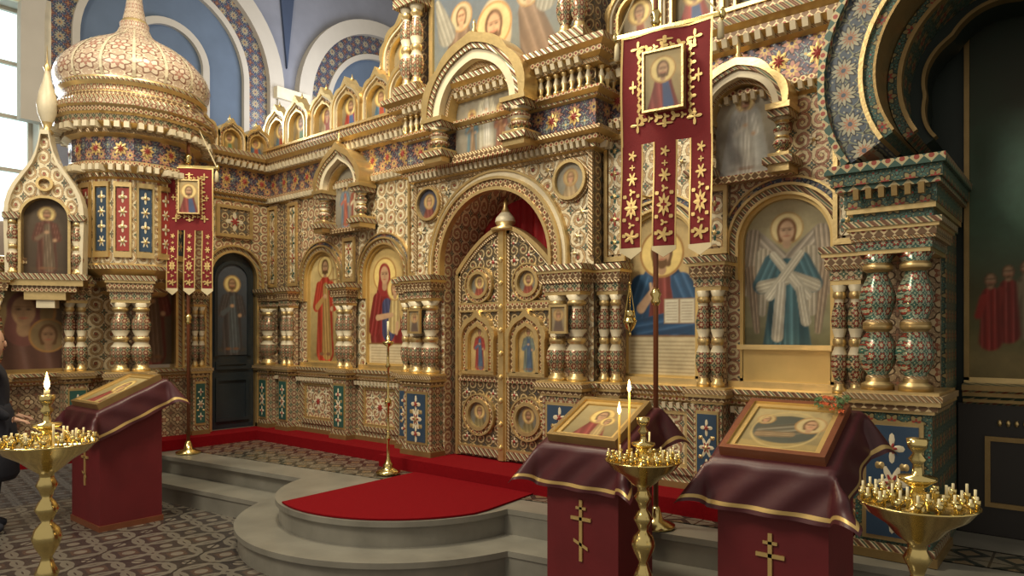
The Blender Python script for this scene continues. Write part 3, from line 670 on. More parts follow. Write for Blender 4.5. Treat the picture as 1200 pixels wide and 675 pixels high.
# ------------------------------------------------------------ royal doors
RD=empty('royal_doors')
def ztop(x): t=min(1,abs(x)/.62); return 2.30+.42*(1-t**1.7)
for sx in (-1,1):
    b=MB(TC); n=18; y0,y1=-.22,-.16
    xs=[sx*(.008+.60*i/n) for i in range(n+1)]
    P=[(xs[0],.51)]+[(x,ztop(x)) for x in xs]+[(xs[-1],.51)]
    ext(b,P,y0,y1,'door_orn','gold')
    inner=[(x*.95+sx*.012,ztop(x)-.045) for x in xs]
    band(b,inner,[(x,ztop(x)) for x in xs],y0-.03,y0,'gold'); band(b,[(p[0],p[1]-.035) for p in inner],inner,y0-.015,y0,'rope_fine')
    box(b,min(sx*.008,sx*.05),max(sx*.008,sx*.05),y0-.03,y0,.51,ztop(.02)-.03,'gold'); box(b,min(sx*.575,sx*.61),max(sx*.575,sx*.61),y0-.03,y0,.51,2.28,'gold')
    box(b,min(sx*.05,sx*.075),max(sx*.05,sx*.075),y0-.015,y0,.51,ztop(.06)-.05,'rope_fine'); box(b,min(sx*.55,sx*.575),max(sx*.55,sx*.575),y0-.015,y0,.51,2.3,'rope_fine')
    for z,m,t in ((.53,'rope',.07),(1.24,'bead',.05),(1.93,'bead',.05),(1.29,'gold',.02),(1.91,'gold',.02),(1.98,'gold',.02),(.60,'gold',.02)): box(b,min(sx*.05,sx*.57),max(sx*.05,sx*.57),y0-.025,y0,z,z+t,m)
    c=sx*.30
    for z,r in ((2.17,.135),(.92,.155)):
        ring(b,c,z,r*.78,r,y0-.05,y0,'gold'); ring(b,c,z,r,r*1.22,y0-.03,y0,'bead'); ring(b,c,z,r*1.22,r*1.32,y0-.04,y0,'gold')
    for (fx,fz,r) in ((.13,.70,.04),(.47,.70,.04),(.13,1.13,.04),(.47,1.13,.04),(.12,2.05,.035),(.48,2.04,.035),(.13,2.38,.05),(.30,2.42,.04),(.12,2.54,.035),(.13,1.78,.035),(.47,1.78,.035),(.30,1.87,.03)):
        flower(b,sx*fx,fz,y0-.003,r,r,4,.4,'cream'); flower(b,sx*fx,fz,y0-.01,r*.4,r*.4,4,.1,'redpaint')
    kw=dict(tip=.14,wid=.15)
    leg=lambda k,**q:[(c-k,1.34)]+arc(c,1.64,k,180,0,36,**(q or kw))+[(c+k,1.34)]
    band(b,leg(.115),leg(.15),y0-.06,y0,'gold'); band(b,leg(.15),leg(.19),y0-.04,y0,'bead'); band(b,leg(.19),[(c-.225,1.34)]+arc(c,1.64,.225,180,0,36,tip=.2,wid=.14,lob=.08,ln=5)+[(c+.225,1.34)],y0-.07,y0,'gold')
    box(b,c-.22,c+.22,y0-.06,y0,1.31,1.35,'gold')
    b.build('door_leaf',RD)
    for z,r in ((2.17,.106),(.92,.122)):
        cv=CV(2*r,2*r,.008,(.15,.16,.15),(.28,.25,.18)); cv.cap(0,.02,.32,0,.35,.2,(.28,.07,.05) if z>1 else (.24,.2,.1),folds=.4); cv.head(0,.62,.14,halo=(.8,.6,.25),beard=sx>0)
        cv.obj('door_roundel',RD,TC,y0-.012,z-r,c,lambda x,zz,r=r: math.hypot(x,zz-r)<r)
    cv=CV(.24,.43,.008,(.40,.28,.12),(.80,.60,.26)); saint(cv,(.08,.14,.24),(.40,.06,.05) if sx<0 else (.2,.25,.22),0,1.0,.05,beard=False); cv.obj('door_icon',RD,TC,y0-.012,1.35,c,in_arch(.24,.43))
b=MB(TC); box(b,-.03,.03,-.27,-.2,.51,2.66,'gold')
for i in range(9): lathe(b,0,-.27,[(.0,.60+i*.22),(.035,.63+i*.22),(.0,.66+i*.22)],'gold',10)
lathe(b,0,-.2,[(.13,2.66),(.14,2.69),(.08,2.71),(.10,2.75,'cream'),(.09,2.79,'cream'),(.045,2.84),(.02,2.90),(.025,2.93),(.003,2.98)],'gold',14)
b.build('crown_finial',RD)
CU=MB()
xs=[-.74+1.48*i/60 for i in range(61)]
rows=[[CU.V(x,.28+.03*math.sin(x*40),z) for x in xs] for z in (.5,3.1)]
for i in range(60): CU.F((rows[0][i],rows[0][i+1],rows[1][i+1],rows[1][i]),'curtain',True)
CU.build('altar_curtain')
for sx in (-1,1):
    cv=CV(.14,.2,.009,(.3,.24,.15),(.4,.33,.2)); cv.cap(0,.05,.25,0,.4,.18,(.14,.1,.08)); cv.head(0,.68,.12,halo=(.6,.42,.2))
    TF=Matrix.Translation((0,.18,0))
    fo=empty('small_framed_icon'); cv.obj('painting',fo,TF,-.585,1.72,sx*.87)
    b=MB(TF); band(b,[(sx*.87-.07,1.72),(sx*.87-.07,1.92),(sx*.87+.07,1.92),(sx*.87+.07,1.72)],[(sx*.87-.09,1.70),(sx*.87-.09,1.94),(sx*.87+.09,1.94),(sx*.87+.09,1.70)],-.60,-.575,'gold',closed=True)
    box(b,sx*.87-.08,sx*.87+.08,-.58,-.50,1.71,1.93,'dark'); b.build('frame',fo)

# ------------------------------------------------------------ left wing
WG=empty('iconostasis_wing')
b=MB(TW)
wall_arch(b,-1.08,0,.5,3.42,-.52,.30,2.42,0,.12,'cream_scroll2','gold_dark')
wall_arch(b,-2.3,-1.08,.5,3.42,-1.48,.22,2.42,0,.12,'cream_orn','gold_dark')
b.Q([(-4.2,0,.5),(-2.3,0,.5),(-2.3,0,2.35),(-4.2,0,2.35)],'panel_orn')
for c,r in ((-.52,.30),(-1.48,.22)):
    for a,d,y,m in ((0,.03,-.04,'gold'),(.03,.075,-.02,'rope'),(.075,.10,-.05,'gold')): band(b,archleg(c,2.42,r+a,.5 if c>-1 else 1.3,24),archleg(c,2.42,r+d,.5 if c>-1 else 1.3,24),y,0,m)
molding(b,[(-2.3,0),(0,0)],ENT,EM); dentils(b,[(-2.3,0),(0,0)],.08,3.80,3.86,.04,.04,.06,'cream')
for i in range(5): flower(b,-.15-i*.24,3.64,-.033,.075,.085,8,.2,'gold_bg'); flower(b,-.15-i*.24,3.64,-.041,.045,.05,8,.3,'redpaint')
molding(b,[(-4.2,-.02),(-.9,-.02)],LEDGE,LM)
b.Q([(-2.3,-.03,.5),(-.92,-.03,.5),(-.92,-.03,1.2),(-2.3,-.03,1.2)],'panel_orn')
box(b,-.75,-.29,-.03,0,2.92,3.30,'field_orn'); band(b,[(-.72,2.95),(-.72,3.27),(-.32,3.27),(-.32,2.95)],[(-.76,2.91),(-.76,3.31),(-.28,3.31),(-.28,2.91)],-.05,0,'gold',closed=True)
flower(b,-.52,3.11,-.032,.12,.12,4,.4,'cream'); flower(b,-.52,3.11,-.04,.06,.06,6,.3,'redpaint')
molding(b,[(-4.2,0),(-2.2,0)],[(0,2.30),(.06,2.32),(.06,2.38),(.12,2.4),(.12,2.46),(0,2.48)],['gold','rope','gold','bead','gold'])
for cx in (-1.03,-.10): pier(b,cx,-.0,.16,.16,2 if cx<-1 else 1)
for cx in (-2.35,-3.1): pier(b,cx,-.0,.22,.18,2)
b.build('wing_wall',WG)
b=MB(TW)
for i in range(4): 
    kok(b,TW,-.22-i*.36,-.02,4.0,.18)
b.build('wing_kokoshniks',WG)
DD=empty('door_1')
b=MB(TW); ext(b,archleg(-.52,2.42,.295,.505,20),.04,.10,'door_dark')
for z0,z1 in ((.6,1.15),(1.25,1.35)): band(b,[(-.70,z0+.04),(-.70,z1-.04),(-.34,z1-.04),(-.34,z0+.04)],[(-.74,z0),(-.74,z1),(-.30,z1),(-.30,z0)],.015,.04,'door_dark',closed=True)
band(b,archleg(-.52,2.38,.20,1.42,20),archleg(-.52,2.38,.24,1.42,20),.01,.04,'door_dark'); b.build('leaf',DD)
cv=CV(.42,1.15,.012,(.05,.06,.065),(.09,.11,.14)); saint(cv,(.12,.14,.15),(.09,.08,.08),0,.9); cv.obj('door_painting',DD,TW,.03,1.43,-.52,in_arch(.42,1.15))
o=empty('icon_painting'); cv=CV(.44,1.3,.012,(.12,.08,.05),(.18,.13,.08)); saint(cv,(.2,.12,.08),(.24,.05,.04),0,.95); cv.obj('painted_panel',o,TW,.08,1.34,-1.48,in_arch(.44,1.3))
o=empty('icon_painting'); cv=CV(.62,.95,.009,(.10,.065,.04),(.15,.10,.06))
cv.cap(0,-.1,.42,0,.40,.22,(.13,.06,.045),folds=.4); cv.head(-.06,.62,.15,veil=(.16,.06,.05),halo=(.26,.18,.08),skin=(.40,.24,.13)); cv.head(.17,.36,.09,halo=(.25,.17,.08),skin=(.38,.22,.12))
cv.obj('painted_panel',o,TW,-.03,1.34,-2.73)
b=MB(TW); band(b,[(-3.04,1.34),(-3.04,2.29),(-2.42,2.29),(-2.42,1.34)],[(-3.08,1.30),(-3.08,2.33),(-2.38,2.33),(-2.38,1.30)],-.06,-.0,'gold_dark',closed=True); b.build('gilt_frame',o)

# domed canopy tower
DT=empty('domed_canopy',(-4.02,-1.74,0))
b=MB(); a0=pi/8
prof=[(.30,2.12),(.34,2.16,'rope'),(.34,2.2,'gold'),(.44,2.26,'bead'),(.44,2.30,'gold'),(.56,2.38,'rope'),(.56,2.42,'gold'),(.54,2.44,'cream_orn'),(.54,3.32,'gold'),(.58,3.34,'rope'),(.58,3.38,'gold'),(.66,3.44,'bead'),(.66,3.48,'gold'),(.63,3.50,'frieze'),(.63,3.74,'gold'),(.70,3.77,'rope_fine'),(.70,3.82,'gold'),(.78,3.86,'cream_orn2'),(.80,3.93,'gold'),(.83,3.95,'bead'),(.84,4.00,'gold'),(.86,4.02,'cream_orn2'),(.86,4.07,'gold'),(.79,4.09,'rope'),(.77,4.13,'gold'),(.70,4.15)]
lathe(b,0,0,prof,'gold',16,False,a0)
for k in range(16):
    a=a0+2*pi*(k+.5)/16; T=Matrix.Rotation(a+pi/2,4,'Z'); b.T=T
    r=.54*math.cos(pi/16)
    band(b,[(-.065,2.56),(-.065,3.24),(.065,3.24),(.065,2.56)],[(-.085,2.50),(-.085,3.29),(.085,3.29),(.085,2.50)],-r-.03,-r,'gold',closed=True)
    box(b,-.06,.06,-r-.012,-r,2.57,3.23,'redpaint' if k%2 else 'bluepanel')
    for q in range(4): flower(b,0,2.67+q*.155,-r-.014,.045,.065,4 if q%2 else 6,.35,'cream'); flower(b,0,2.67+q*.155,-r-.02,.02,.025,5,.1,'gold')
    flower(b,0,3.62,-.625,.07,.08,8,.2,'gold_bg'); flower(b,0,3.62,-.633,.04,.045,8,.3,'redpaint')
    for j in (-1,0,1): box(b,j*.075-.02,j*.075+.02,-.66*.98-.07,-.6,3.38,3.44,'cream'); box(b,j*.09-.025,j*.09+.025,-.80,-.7,3.80,3.86,'cream')
b.T=None
b.build('drum',DT)
b=MB()
dp=[(.70,4.10),(.73,4.14,'bead'),(.73,4.18,'gold'),(.70,4.20,'cream_orn2'),(.71,4.26,'gold'),(.75,4.29,'rope'),(.75,4.32,'gold'),(.74,4.34),(.77,4.40),(.78,4.48),(.76,4.56),(.71,4.64),(.64,4.72),(.55,4.80),(.44,4.87),(.33,4.93),(.24,4.98),(.18,5.04),(.145,5.12),(.15,5.16,'gold'),(.12,5.20),(.09,5.35),(.06,5.6),(.02,6.0),(.002,6.1)]
lathe(b,0,0,dp,'dome_orn',64,True)
for k in range(16):
    a=2*pi*k/16
    for i in range(7,17):
        p,q=dp[i],dp[i+1]
        c,s=math.cos(a),math.sin(a); pts=[]
        for (r,z) in ((p[0],p[1]),(q[0],q[1])):
            w_=.014*(.3+r)
            for e in (-1,1): pts.append(((r+.010)*c-e*w_*s,(r+.010)*s+e*w_*c,z))
        b.Q([pts[0],pts[1],pts[3],pts[2]],'cream',True)
b.build('onion_dome',DT)
b=MB(Matrix.Translation((.42,-.20,0))@Matrix.Rotation(math.radians(65),4,'Z'))
pier(b,0,.10,.38,.30,2,zb=.5,zt=2.3)
b.build('support_columns',DT)
# ogee icon frame
OG=empty('ogee_icon_frame')
TO=Matrix.Translation((-3.92,-2.62,0))@Matrix.Rotation(math.radians(60),4,'Z')
b=MB(TO)
OP=[(.33,2.30),(.335,2.5),(.34,2.7),(.345,2.88),(.335,3.0),(.31,3.10),(.27,3.19),(.22,3.27),(.165,3.35),(.115,3.43),(.08,3.52),(.055,3.62),(.035,3.74)]
def outl(k): 
    L=[(-x*k,2.30+(z-2.30)*(1 if k>=1 else .97)) for x,z in OP]
    return L+[(-x,z) for x,z in reversed(L)]
nO=len(OP)
def innl(r,zs):
    L=[]
    for i in range(nO):
        if i<4: L.append((-r,2.30+(zs-2.30)*i/4))
        else:
            a=pi-(pi/2)*(i-4)/(nO-4); L.append((r*math.cos(a),zs+r*math.sin(a)))
    return L+[(-x,z) for x,z in reversed(L)]
band(b,innl(.20,2.86),innl(.225,2.86),-.12,.1,'gold'); band(b,innl(.225,2.86),outl(.9),-.08,.1,'cream_orn',mo='cream'); band(b,outl(.9),outl(1.0),-.13,.12,'cream')
ext(b,archleg(0,2.86,.21,2.30,16),-.02,.1,'dark')
ring(b,0,3.20,.05,.075,-.13,-.07,'gold')
lathe(b,0,-.02,[(.03,3.70),(.06,3.74),(.03,3.78),(.05,3.84,'cream'),(.085,3.93,'cream'),(.095,4.02,'cream'),(.075,4.14,'cream'),(.04,4.26,'cream'),(.02,4.36),(.035,4.40),(.01,4.44),(.002,4.62)],'gold',12)
for k,(o,z0,z1,m) in enumerate(((.38,2.24,2.30,'rope'),(.34,2.18,2.24,'gold'),(.28,2.12,2.18,'bead'),(.18,2.04,2.12,'gold'),(.08,1.96,2.04,'cream'))): box(b,-o,o,-.16+.02*k,.1,z0,z1,m)
for sx in (-1,1): kcol(b,sx*.28,-.09,2.30,2.86,.10); box(b,sx*.28-.07,sx*.28+.07,-.15,0,2.84,2.90,'rope')
b.build('carved_frame',OG)
cv=CV(.42,.77,.012,(.07,.05,.035),(.12,.09,.06)); saint(cv,(.2,.14,.09),(.16,.06,.04),0,.9); cv.obj('painting',OG,TO,-.03,2.31,0,in_arch(.42,.77))

# ------------------------------------------------------------ right horseshoe arch niche
NI=empty('arched_niche')
b=MB()
KT=['gold_dark' if k=='gold' else ('col_teal' if k in('col_orn','cream') else k) for k in KM]
for q in (1,9,18): KT[q]='gold'
pier(b,3.365,0.0,.40,.55,2,zb=.384,zl=1.24,zc=2.17,zt=2.36,cm=KT,pm='bluepanel',cap='col_teal',body='green_orn')
for i,(o,z0,z1,m) in enumerate(((.01,2.36,2.41,'green_orn'),(.04,2.41,2.44,'gold'),(.05,2.44,2.54,'green_orn'),(.09,2.54,2.57,'bead_green'),(.11,2.57,2.64,'green_orn'),(.14,2.64,2.69,'bead_green'))):
    box(b,3.165-o,3.565+o*.6,-.55-o,.41,z0,z1,m)
dentils(b,[(3.165,-.63),(3.565,-.63)],.02,2.48,2.54,.03,.03,.03,'gold_dark')
box(b,3.12,3.56,-.02,.41,.384,2.36,'green_orn')
b.build('clustered_columns',NI)
CX,CZ=3.93,3.22
A=lambda r,n=48:arc(0,0,r,212,-32,n)
b=MB(); band(b,A(.74),A(.93),-.55,0,'arch_band'); b.build('rosette_band',NI,(CX,0,CZ))
b=MB(); band(b,A(.93),A(.97),-.60,0,'bead_green',mo='gold_dark'); band(b,A(.715),A(.74),-.60,-.1,'gold'); band(b,A(.66),A(.715),-.57,.1,'green_orn'); band(b,A(.645),A(.66),-.60,.1,'gold_dark')
band(b,A(.58),A(.64),-.30,.3,'green_orn'); band(b,A(.56),A(.585),-.33,-.28,'gold_dark')
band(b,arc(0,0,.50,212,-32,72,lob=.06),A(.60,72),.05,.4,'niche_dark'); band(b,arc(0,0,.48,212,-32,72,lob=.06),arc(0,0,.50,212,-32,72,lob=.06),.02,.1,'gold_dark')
b.build('horseshoe_arch',NI,(CX,0,CZ))
b=MB(); wall_arch(b,3.12,5.4,3.0,5.6,CX,.62,3.22,-.05,.41,'frieze','green_orn'); b.build('spandrel',NI)
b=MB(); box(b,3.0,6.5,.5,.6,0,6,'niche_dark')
molding(b,[(3.6,.42),(6.5,.42)],[(q[0],q[1]+.07) for q in LEDGE],['bead_green','gold_dark'])
box(b,3.57,6.5,.42,.5,.384,1.24,'dark')
for i in range(4):
    x=3.75+i*.5; band(b,[(x,.6),(x,1.0),(x+.36,1.0),(x+.36,.6)],[(x-.03,.57),(x-.03,1.03),(x+.39,1.03),(x+.39,.57)],.40,.42,'gold_dark',closed=True)
    for k in range(7): lathe(b,x+.05+k*.045,.41,[(.008,1.10),(.014,1.12),(.008,1.14)],'gold',6)
box(b,3.60,3.63,.44,.5,1.39,3.9,'gold_dark'); box(b,3.60,5.3,.44,.5,1.37,1.41,'gold')
b.build('niche_wall',NI)
cv=CV(1.6,2.4,.010,(.11,.10,.035),(.02,.04,.032))
cv.ell(-.1,.48,.30,.16,(.09,.19,.13),soft=.10); cv.ell(-.25,.58,.07,.09,(.14,.26,.20),soft=.06); cv.ell(.1,.12,.4,.1,(.18,.17,.06),soft=.05); cv.ell(-.2,.04,.25,.06,(.26,.20,.08),soft=.04); cv.ell(-.31,.62,.05,.16,(.03,.07,.035),soft=.04); cv.ell(-.05,.10,.12,.03,(.10,.13,.05),soft=.03)
for fx,z0,cl in ((-.13,.20,(.20,.17,.12)),(-.165,.19,(.10,.14,.20)),(-.205,.18,(.26,.20,.12)),(-.245,.17,(.30,.03,.02)),(-.285,.15,(.36,.03,.02)),(-.09,.19,(.24,.06,.04))):
    cv.cap(fx,z0-.05,.026,fx,z0+.08,.018,cl,folds=.6); cv.cap(fx-.015,z0+.07,.010,fx-.028,z0+.02,.009,cl); cv.head(fx,z0+.118,.0135,halo=None,beard=fx<-.2)
wp=empty('wall_painting'); cv.obj('painted_canvas',wp,None,.46,1.41,4.43)

# ------------------------------------------------------------ banners
def banner(name,x,y,rot,zt,h,w,ztop_,dx,zbase=.3845):
    P=empty(name,(x,y,0),rot)
    b=MB(); lathe(b,0,0,[(.018,zbase),(.018,ztop_-.30)],'wood',10)
    lathe(b,0,0,[(.13,zbase),(.13,zbase+.02),(.05,zbase+.05),(.03,zbase+.12),(.02,zbase+.14)],'brass',16)
    for z in (zt-h-.28,zt+.1,ztop_-.33): lathe(b,0,0,[(.018,z-.06),(.035,z-.03),(.025,z-.01),(.04,z+.02),(.018,z+.06)],'brass',12)
    box(b,dx-w*.56,dx+w*.56,-.035,-.012,zt+.0,zt+.025,'brass')
    for s in (-1,1): lathe(b,dx+s*w*.58,-.024,[(.004,zt-.03),(.025,zt+.012),(.004,zt+.055)],'brass',10)
    z=ztop_
    box(b,-.012,.012,-.008,.008,z-.28,z,'brass'); box(b,-.07,.07,-.008,.008,z-.12,z-.10,'brass'); box(b,-.04,.04,-.008,.008,z-.06,z-.045,'brass')
    b.build('pole',P)
    b=MB()
    for s in (-1,1):
        a=Vector((0,-.02,z-.30)); c=Vector((dx+s*w*.56,-.02,zt+.02)); d=(c-a).normalized(); n=d.cross(Vector((0,1,0)))*.006
        b.Q([tuple(a-n),tuple(a+n),tuple(c+n),tuple(c-n)],'cord'); n2=Vector((0,.006,0)); b.Q([tuple(a-n2),tuple(a+n2),tuple(c+n2),tuple(c-n2)],'cord')
        lathe(b,c.x,c.y,[(.008,zt-.02),(.02,zt-.05),(.024,zt-.14),(.0,zt-.15)],'cord',8)
    b.build('cords',P)
    b=MB(); hs=h*.50; K=w/.67
    def Y(x_,z_): return -.045-.016*math.sin(x_*16+1)-.012*math.sin(z_*6)-.02*(zt-z_)/h
    def grid(x0,x1,z0f,z1,mat,nx=10,nz=14,off=0):
        g=[[None]*(nx+1) for _ in range(nz+1)]
        for j in range(nz+1):
            for i in range(nx+1):
                xx=x0+(x1-x0)*i/nx; zb=z0f(i/nx) ; zz=z1+(zb-z1)*j/nz
                g[j][i]=b.V(xx,Y(xx,zz)-off,zz)
        for j in range(nz):
            for i in range(nx): b.F((g[j][i],g[j][i+1],g[j+1][i+1],g[j+1][i]),mat,True)
    def motif(cx_,cz_,rx,rz,pet,dep,n=32,mat='gold_bg'):
        ctr=b.V(cx_,Y(cx_,cz_)-.009,cz_); R=[]
        for q in range(n):
            a=2*pi*q/n; k_=(1-dep)+dep*math.cos(a*pet); xx=cx_+rx*k_*math.cos(a); zz=cz_+rz*k_*math.sin(a); R.append(b.V(xx,Y(xx,zz)-.009,zz))
        for q in range(n): b.F((ctr,R[q],R[(q+1)%n]),mat)
    z1=zt-hs
    grid(dx-w/2,dx+w/2,lambda t:z1,zt,'velvet',16,12)
    tw=w*.25
    for k in (-1,0,1):
        c=dx+k*(w/2-tw/2)
        f=lambda t:zt-h+.03-.05*(1-abs(2*t-1))
        grid(c-tw/2,c+tw/2,f,z1,'velvet',8,14)
        for s in (-1,1): grid(c+s*(tw/2-.005)-.005,c+s*(tw/2-.005)+.005,lambda t:zt-h+.03,z1,'gold_bg',1,14,.004)
        grid(c-tw/2,c+tw/2,f,zt-h+.055,'cord',8,2,.005)
        zz=zt-h
        for zc_,rx,rz,pt_,dp_ in ((.13,.055,.055,5,.35),(.21,.03,.025,3,.4),(.33,.052,.085,8,.25),(.44,.028,.028,3,.4),(.53,.042,.055,6,.35),(.61,.022,.022,4,.4),(.69,.034,.04,5,.35)):
            motif(c,zz+zc_*h/1.52,rx*K,rz*K,pt_,dp_)
        motif(c,zz+.33*h/1.52,.022*K,.035*K,4,.3,20,'velvet')
        for s in (-1,1):
            for zc_ in (.14,.25,.41): motif(c+s*.05*K,zz+zc_*h/1.52,.014*K,.028*K,2,.3,14)
    for (xa,xb,za,zb) in ((dx-w/2,dx-w/2+.014,z1,zt),(dx+w/2-.014,dx+w/2,z1,zt),(dx-w/2,dx+w/2,zt-.015,zt)): grid(xa,xb,lambda t,za=za:za,zb,'gold_bg',8,10,.004)
    zc_=zt-hs*.48; ww=w*.20; hh=hs*.25
    ax,az=ww+.05*K,hh+.05*K; N=30
    for q in range(N):
        per=4*(ax+az); s_=q/N*per
        if s_<2*ax: px,pz=-ax+s_,az
        elif s_<2*ax+2*az: px,pz=ax,az-(s_-2*ax)
        elif s_<4*ax+2*az: px,pz=ax-(s_-2*ax-2*az),-az
        else: px,pz=-ax,-az+(s_-4*ax-2*az)
        motif(dx+px,zc_+pz,.026*K*(1+.5*(q%2)),.026*K*(1+.5*(q%2)),3,.35,18)
    for s in (-1,1):
        for t in (-1,1): motif(dx+s*ax*1.12,zc_+t*az*1.10,.058*K,.058*K,4,.5,32)
        motif(dx+s*ax*1.3,zc_,.03*K,.05*K,4,.4,24)
    motif(dx,zc_+az*1.18,.06*K,.03*K,4,.35,24); motif(dx,zc_-az*1.18,.06*K,.03*K,4,.35,24)
    band(b,[(dx-ww,zc_-hh),(dx-ww,zc_+hh),(dx+ww,zc_+hh),(dx+ww,zc_-hh)],[(dx-ww-.014,zc_-hh-.014),(dx-ww-.014,zc_+hh+.014),(dx+ww+.014,zc_+hh+.014),(dx+ww+.014,zc_-hh-.014)],-.115,-.05,'gold',closed=True)
    b.build('cloth',P)
    cv=CV(2*ww,2*hh,.007,(.30,.24,.12),(.55,.42,.2)); cv.cap(0,.02,.28,0,.42,.16,(.32,.06,.05),folds=.5); cv.cap(.1,.05,.1,.05,.42,.06,(.06,.1,.22)); cv.head(0,.68,.115,beard=True,halo=(.9,.7,.3))
    cv.obj('banner_icon',P,None,-.10,zc_-hh,dx)
banner('processional_banner',1.97,-.80,math.radians(8),3.75,1.52,.64,4.6,.085)
banner('processional_banner.001',-3.40,-1.43,math.radians(50),3.52,1.38,.48,4.50,.03)

# ------------------------------------------------------------ lecterns
def lectern(name,x,y,rot,w=.56,d=.46,zf=1.02,zb=1.24,flowers=False,kind=0):
    P=empty(name,(x,y,0),rot)
    b=MB(); h=w/2; g=d/2
    box(b,-h+.02,h-.02,-g+.02,g-.02,0,.05,'wood')
    v=[(-h+.03,-g+.03,.05),(h-.03,-g+.03,.05),(h-.03,g-.03,.05),(-h+.03,g-.03,.05),(-h+.03,-g+.03,zf-.03),(h-.03,-g+.03,zf-.03),(h-.03,g-.03,zb-.03),(-h+.03,g-.03,zb-.03)]
    I=[b.V(*p) for p in v]
    for f in ((0,1,2,3),(4,5,6,7),(0,1,5,4),(1,2,6,5),(2,3,7,6),(3,0,4,7)): b.F([I[k] for k in f],'lectern_red')
    yy=-g+.025
    for xa,xb,za,zb_ in ((-.010,.010,.36,.72),(-.07,.07,.60,.62),(-.035,.035,.665,.68)): box(b,xa,xb,yy-.006,yy+.004,za,zb_,'gold_bg')
    Pn=[b.V(*p) for p in ((-.05,yy-.006,.47),(.05,yy-.006,.43),(.05,yy-.006,.45),(-.05,yy-.006,.49))]; b.F(Pn,'gold_bg')
    b.build('stand_body',P)
    b=MB(); n=48; ov=.25; GX=[-h-ov+(2*h+2*ov)*i/n for i in range(n+1)]; GY=[-g-ov+(2*g+2*ov)*i/n for i in range(n+1)]
    def zt_(yv): return zf+(zb-zf)*((yv+g)/d)
    G=[]
    for j,yv in enumerate(GY):
        row=[]
        for i,xv in enumerate(GX):
            cx_=max(-h,min(h,xv)); cy_=max(-g,min(g,yv)); ex,ey=xv-cx_,yv-cy_; dd=math.hypot(ex,ey)
            if dd>1e-6:
                ux,uy=ex/dd,ey/dd; rip=.010*math.sin((xv-yv)*26+1)*min(1,dd/.1)
                corner=abs(ux*uy)*2
                out=dd*(.12+.42*corner)+rip; dz=dd*(.98-.30*corner)
                row.append(b.V(cx_+ux*(out+.012),cy_+uy*(out+.012),zt_(cy_)+.01-dz))
            else: row.append(b.V(xv,yv,zt_(yv)+.012))
        G.append(row)
    for j in range(n):
        for i in range(n):
            e=min(i,j,n-1-i,n-1-j)
            b.F((G[j][i],G[j][i+1],G[j+1][i+1],G[j+1][i]),'gold_bg' if e==1 else 'velvet_dark',True)
    b.build('cloth_cover',P)
    ang=math.atan2(zb-zf,d); T=Matrix.Translation((0,0,(zf+zb)/2+.03))@Matrix.Rotation(ang,4,'X')@Matrix.Rotation(-pi/2,4,'X')
    b=MB(T); iw,ih=w*.43,d*.50
    band(b,[(-iw+.03,-ih+.03),(-iw+.03,ih-.03),(iw-.03,ih-.03),(iw-.03,-ih+.03)],[(-iw,-ih),(-iw,ih),(iw,ih),(iw,-ih)],-.035,.02,'wood' if kind else 'gold_dark',mi='gold',closed=True)
    band(b,[(-iw+.06,-ih+.06),(-iw+.06,ih-.06),(iw-.06,ih-.06),(iw-.06,-ih+.06)],[(-iw+.03,-ih+.03),(-iw+.03,ih-.03),(iw-.03,ih-.03),(iw-.03,-ih+.03)],-.02,.02,'gold_bg',closed=True)
    box(b,-iw+.01,iw-.01,.0,.02,-ih+.01,ih-.01,'dark')
    b.build('icon_frame',P)
    cv=CV(2*(iw-.06),2*(ih-.06),.006,(.26,.21,.10),(.50,.40,.20))
    if kind==1:
        cv.rect(-1,1,0,.18,(.40,.30,.12)); cv.ell(0,.5,.46,.34,(.09,.10,.08)); cv.cap(-.25,.42,.12,.15,.54,.14,(.22,.20,.14),folds=.7); cv.cap(-.3,.35,.07,.1,.38,.06,(.34,.24,.13),folds=.5); cv.head(.30,.64,.10,halo=(.6,.48,.25)); cv.head(-.32,.72,.06,halo=(.55,.42,.2)); cv.ringp(0,.5,.44,.012,(.6,.46,.2))
    else: cv.cap(0,.02,.32,0,.4,.18,(.34,.06,.05),folds=.5); cv.cap(.14,.1,.10,.12,.42,.08,(.55,.40,.18),folds=.4); cv.head(-.02,.66,.12); cv.head(.17,.50,.07)
    cv.obj('icon_picture',P,T,-.008,-(ih-.06),0)
    if flowers:
        b=MB(T); rn=random.Random(3)
        for k in range(26):
            fx=iw*.74+rn.uniform(-.09,.07); fz=ih*.80+rn.uniform(-.07,.05); yy=-.04-rn.uniform(0,.04); r=.014
            for q in range(5):
                a=2*pi*q/5; b.Q([(fx,yy,fz),(fx+r*math.cos(a),yy-.01,fz+r*math.sin(a)),(fx+r*1.5*math.cos(a+.5),yy-.004,fz+r*1.5*math.sin(a+.5)),(fx+r*math.cos(a+1),yy-.01,fz+r*math.sin(a+1))],'flower' if k%3==0 else 'leaf')
        b.build('flower_bunch',P)
lectern('icon_lectern',1.94,-1.46,0)
lectern('icon_lectern.001',3.04,-1.42,0,.60,.50,1.05,1.29,True,1)
lectern('icon_lectern.002',-2.60,-2.47,0,.70,.58,1.02,1.28)

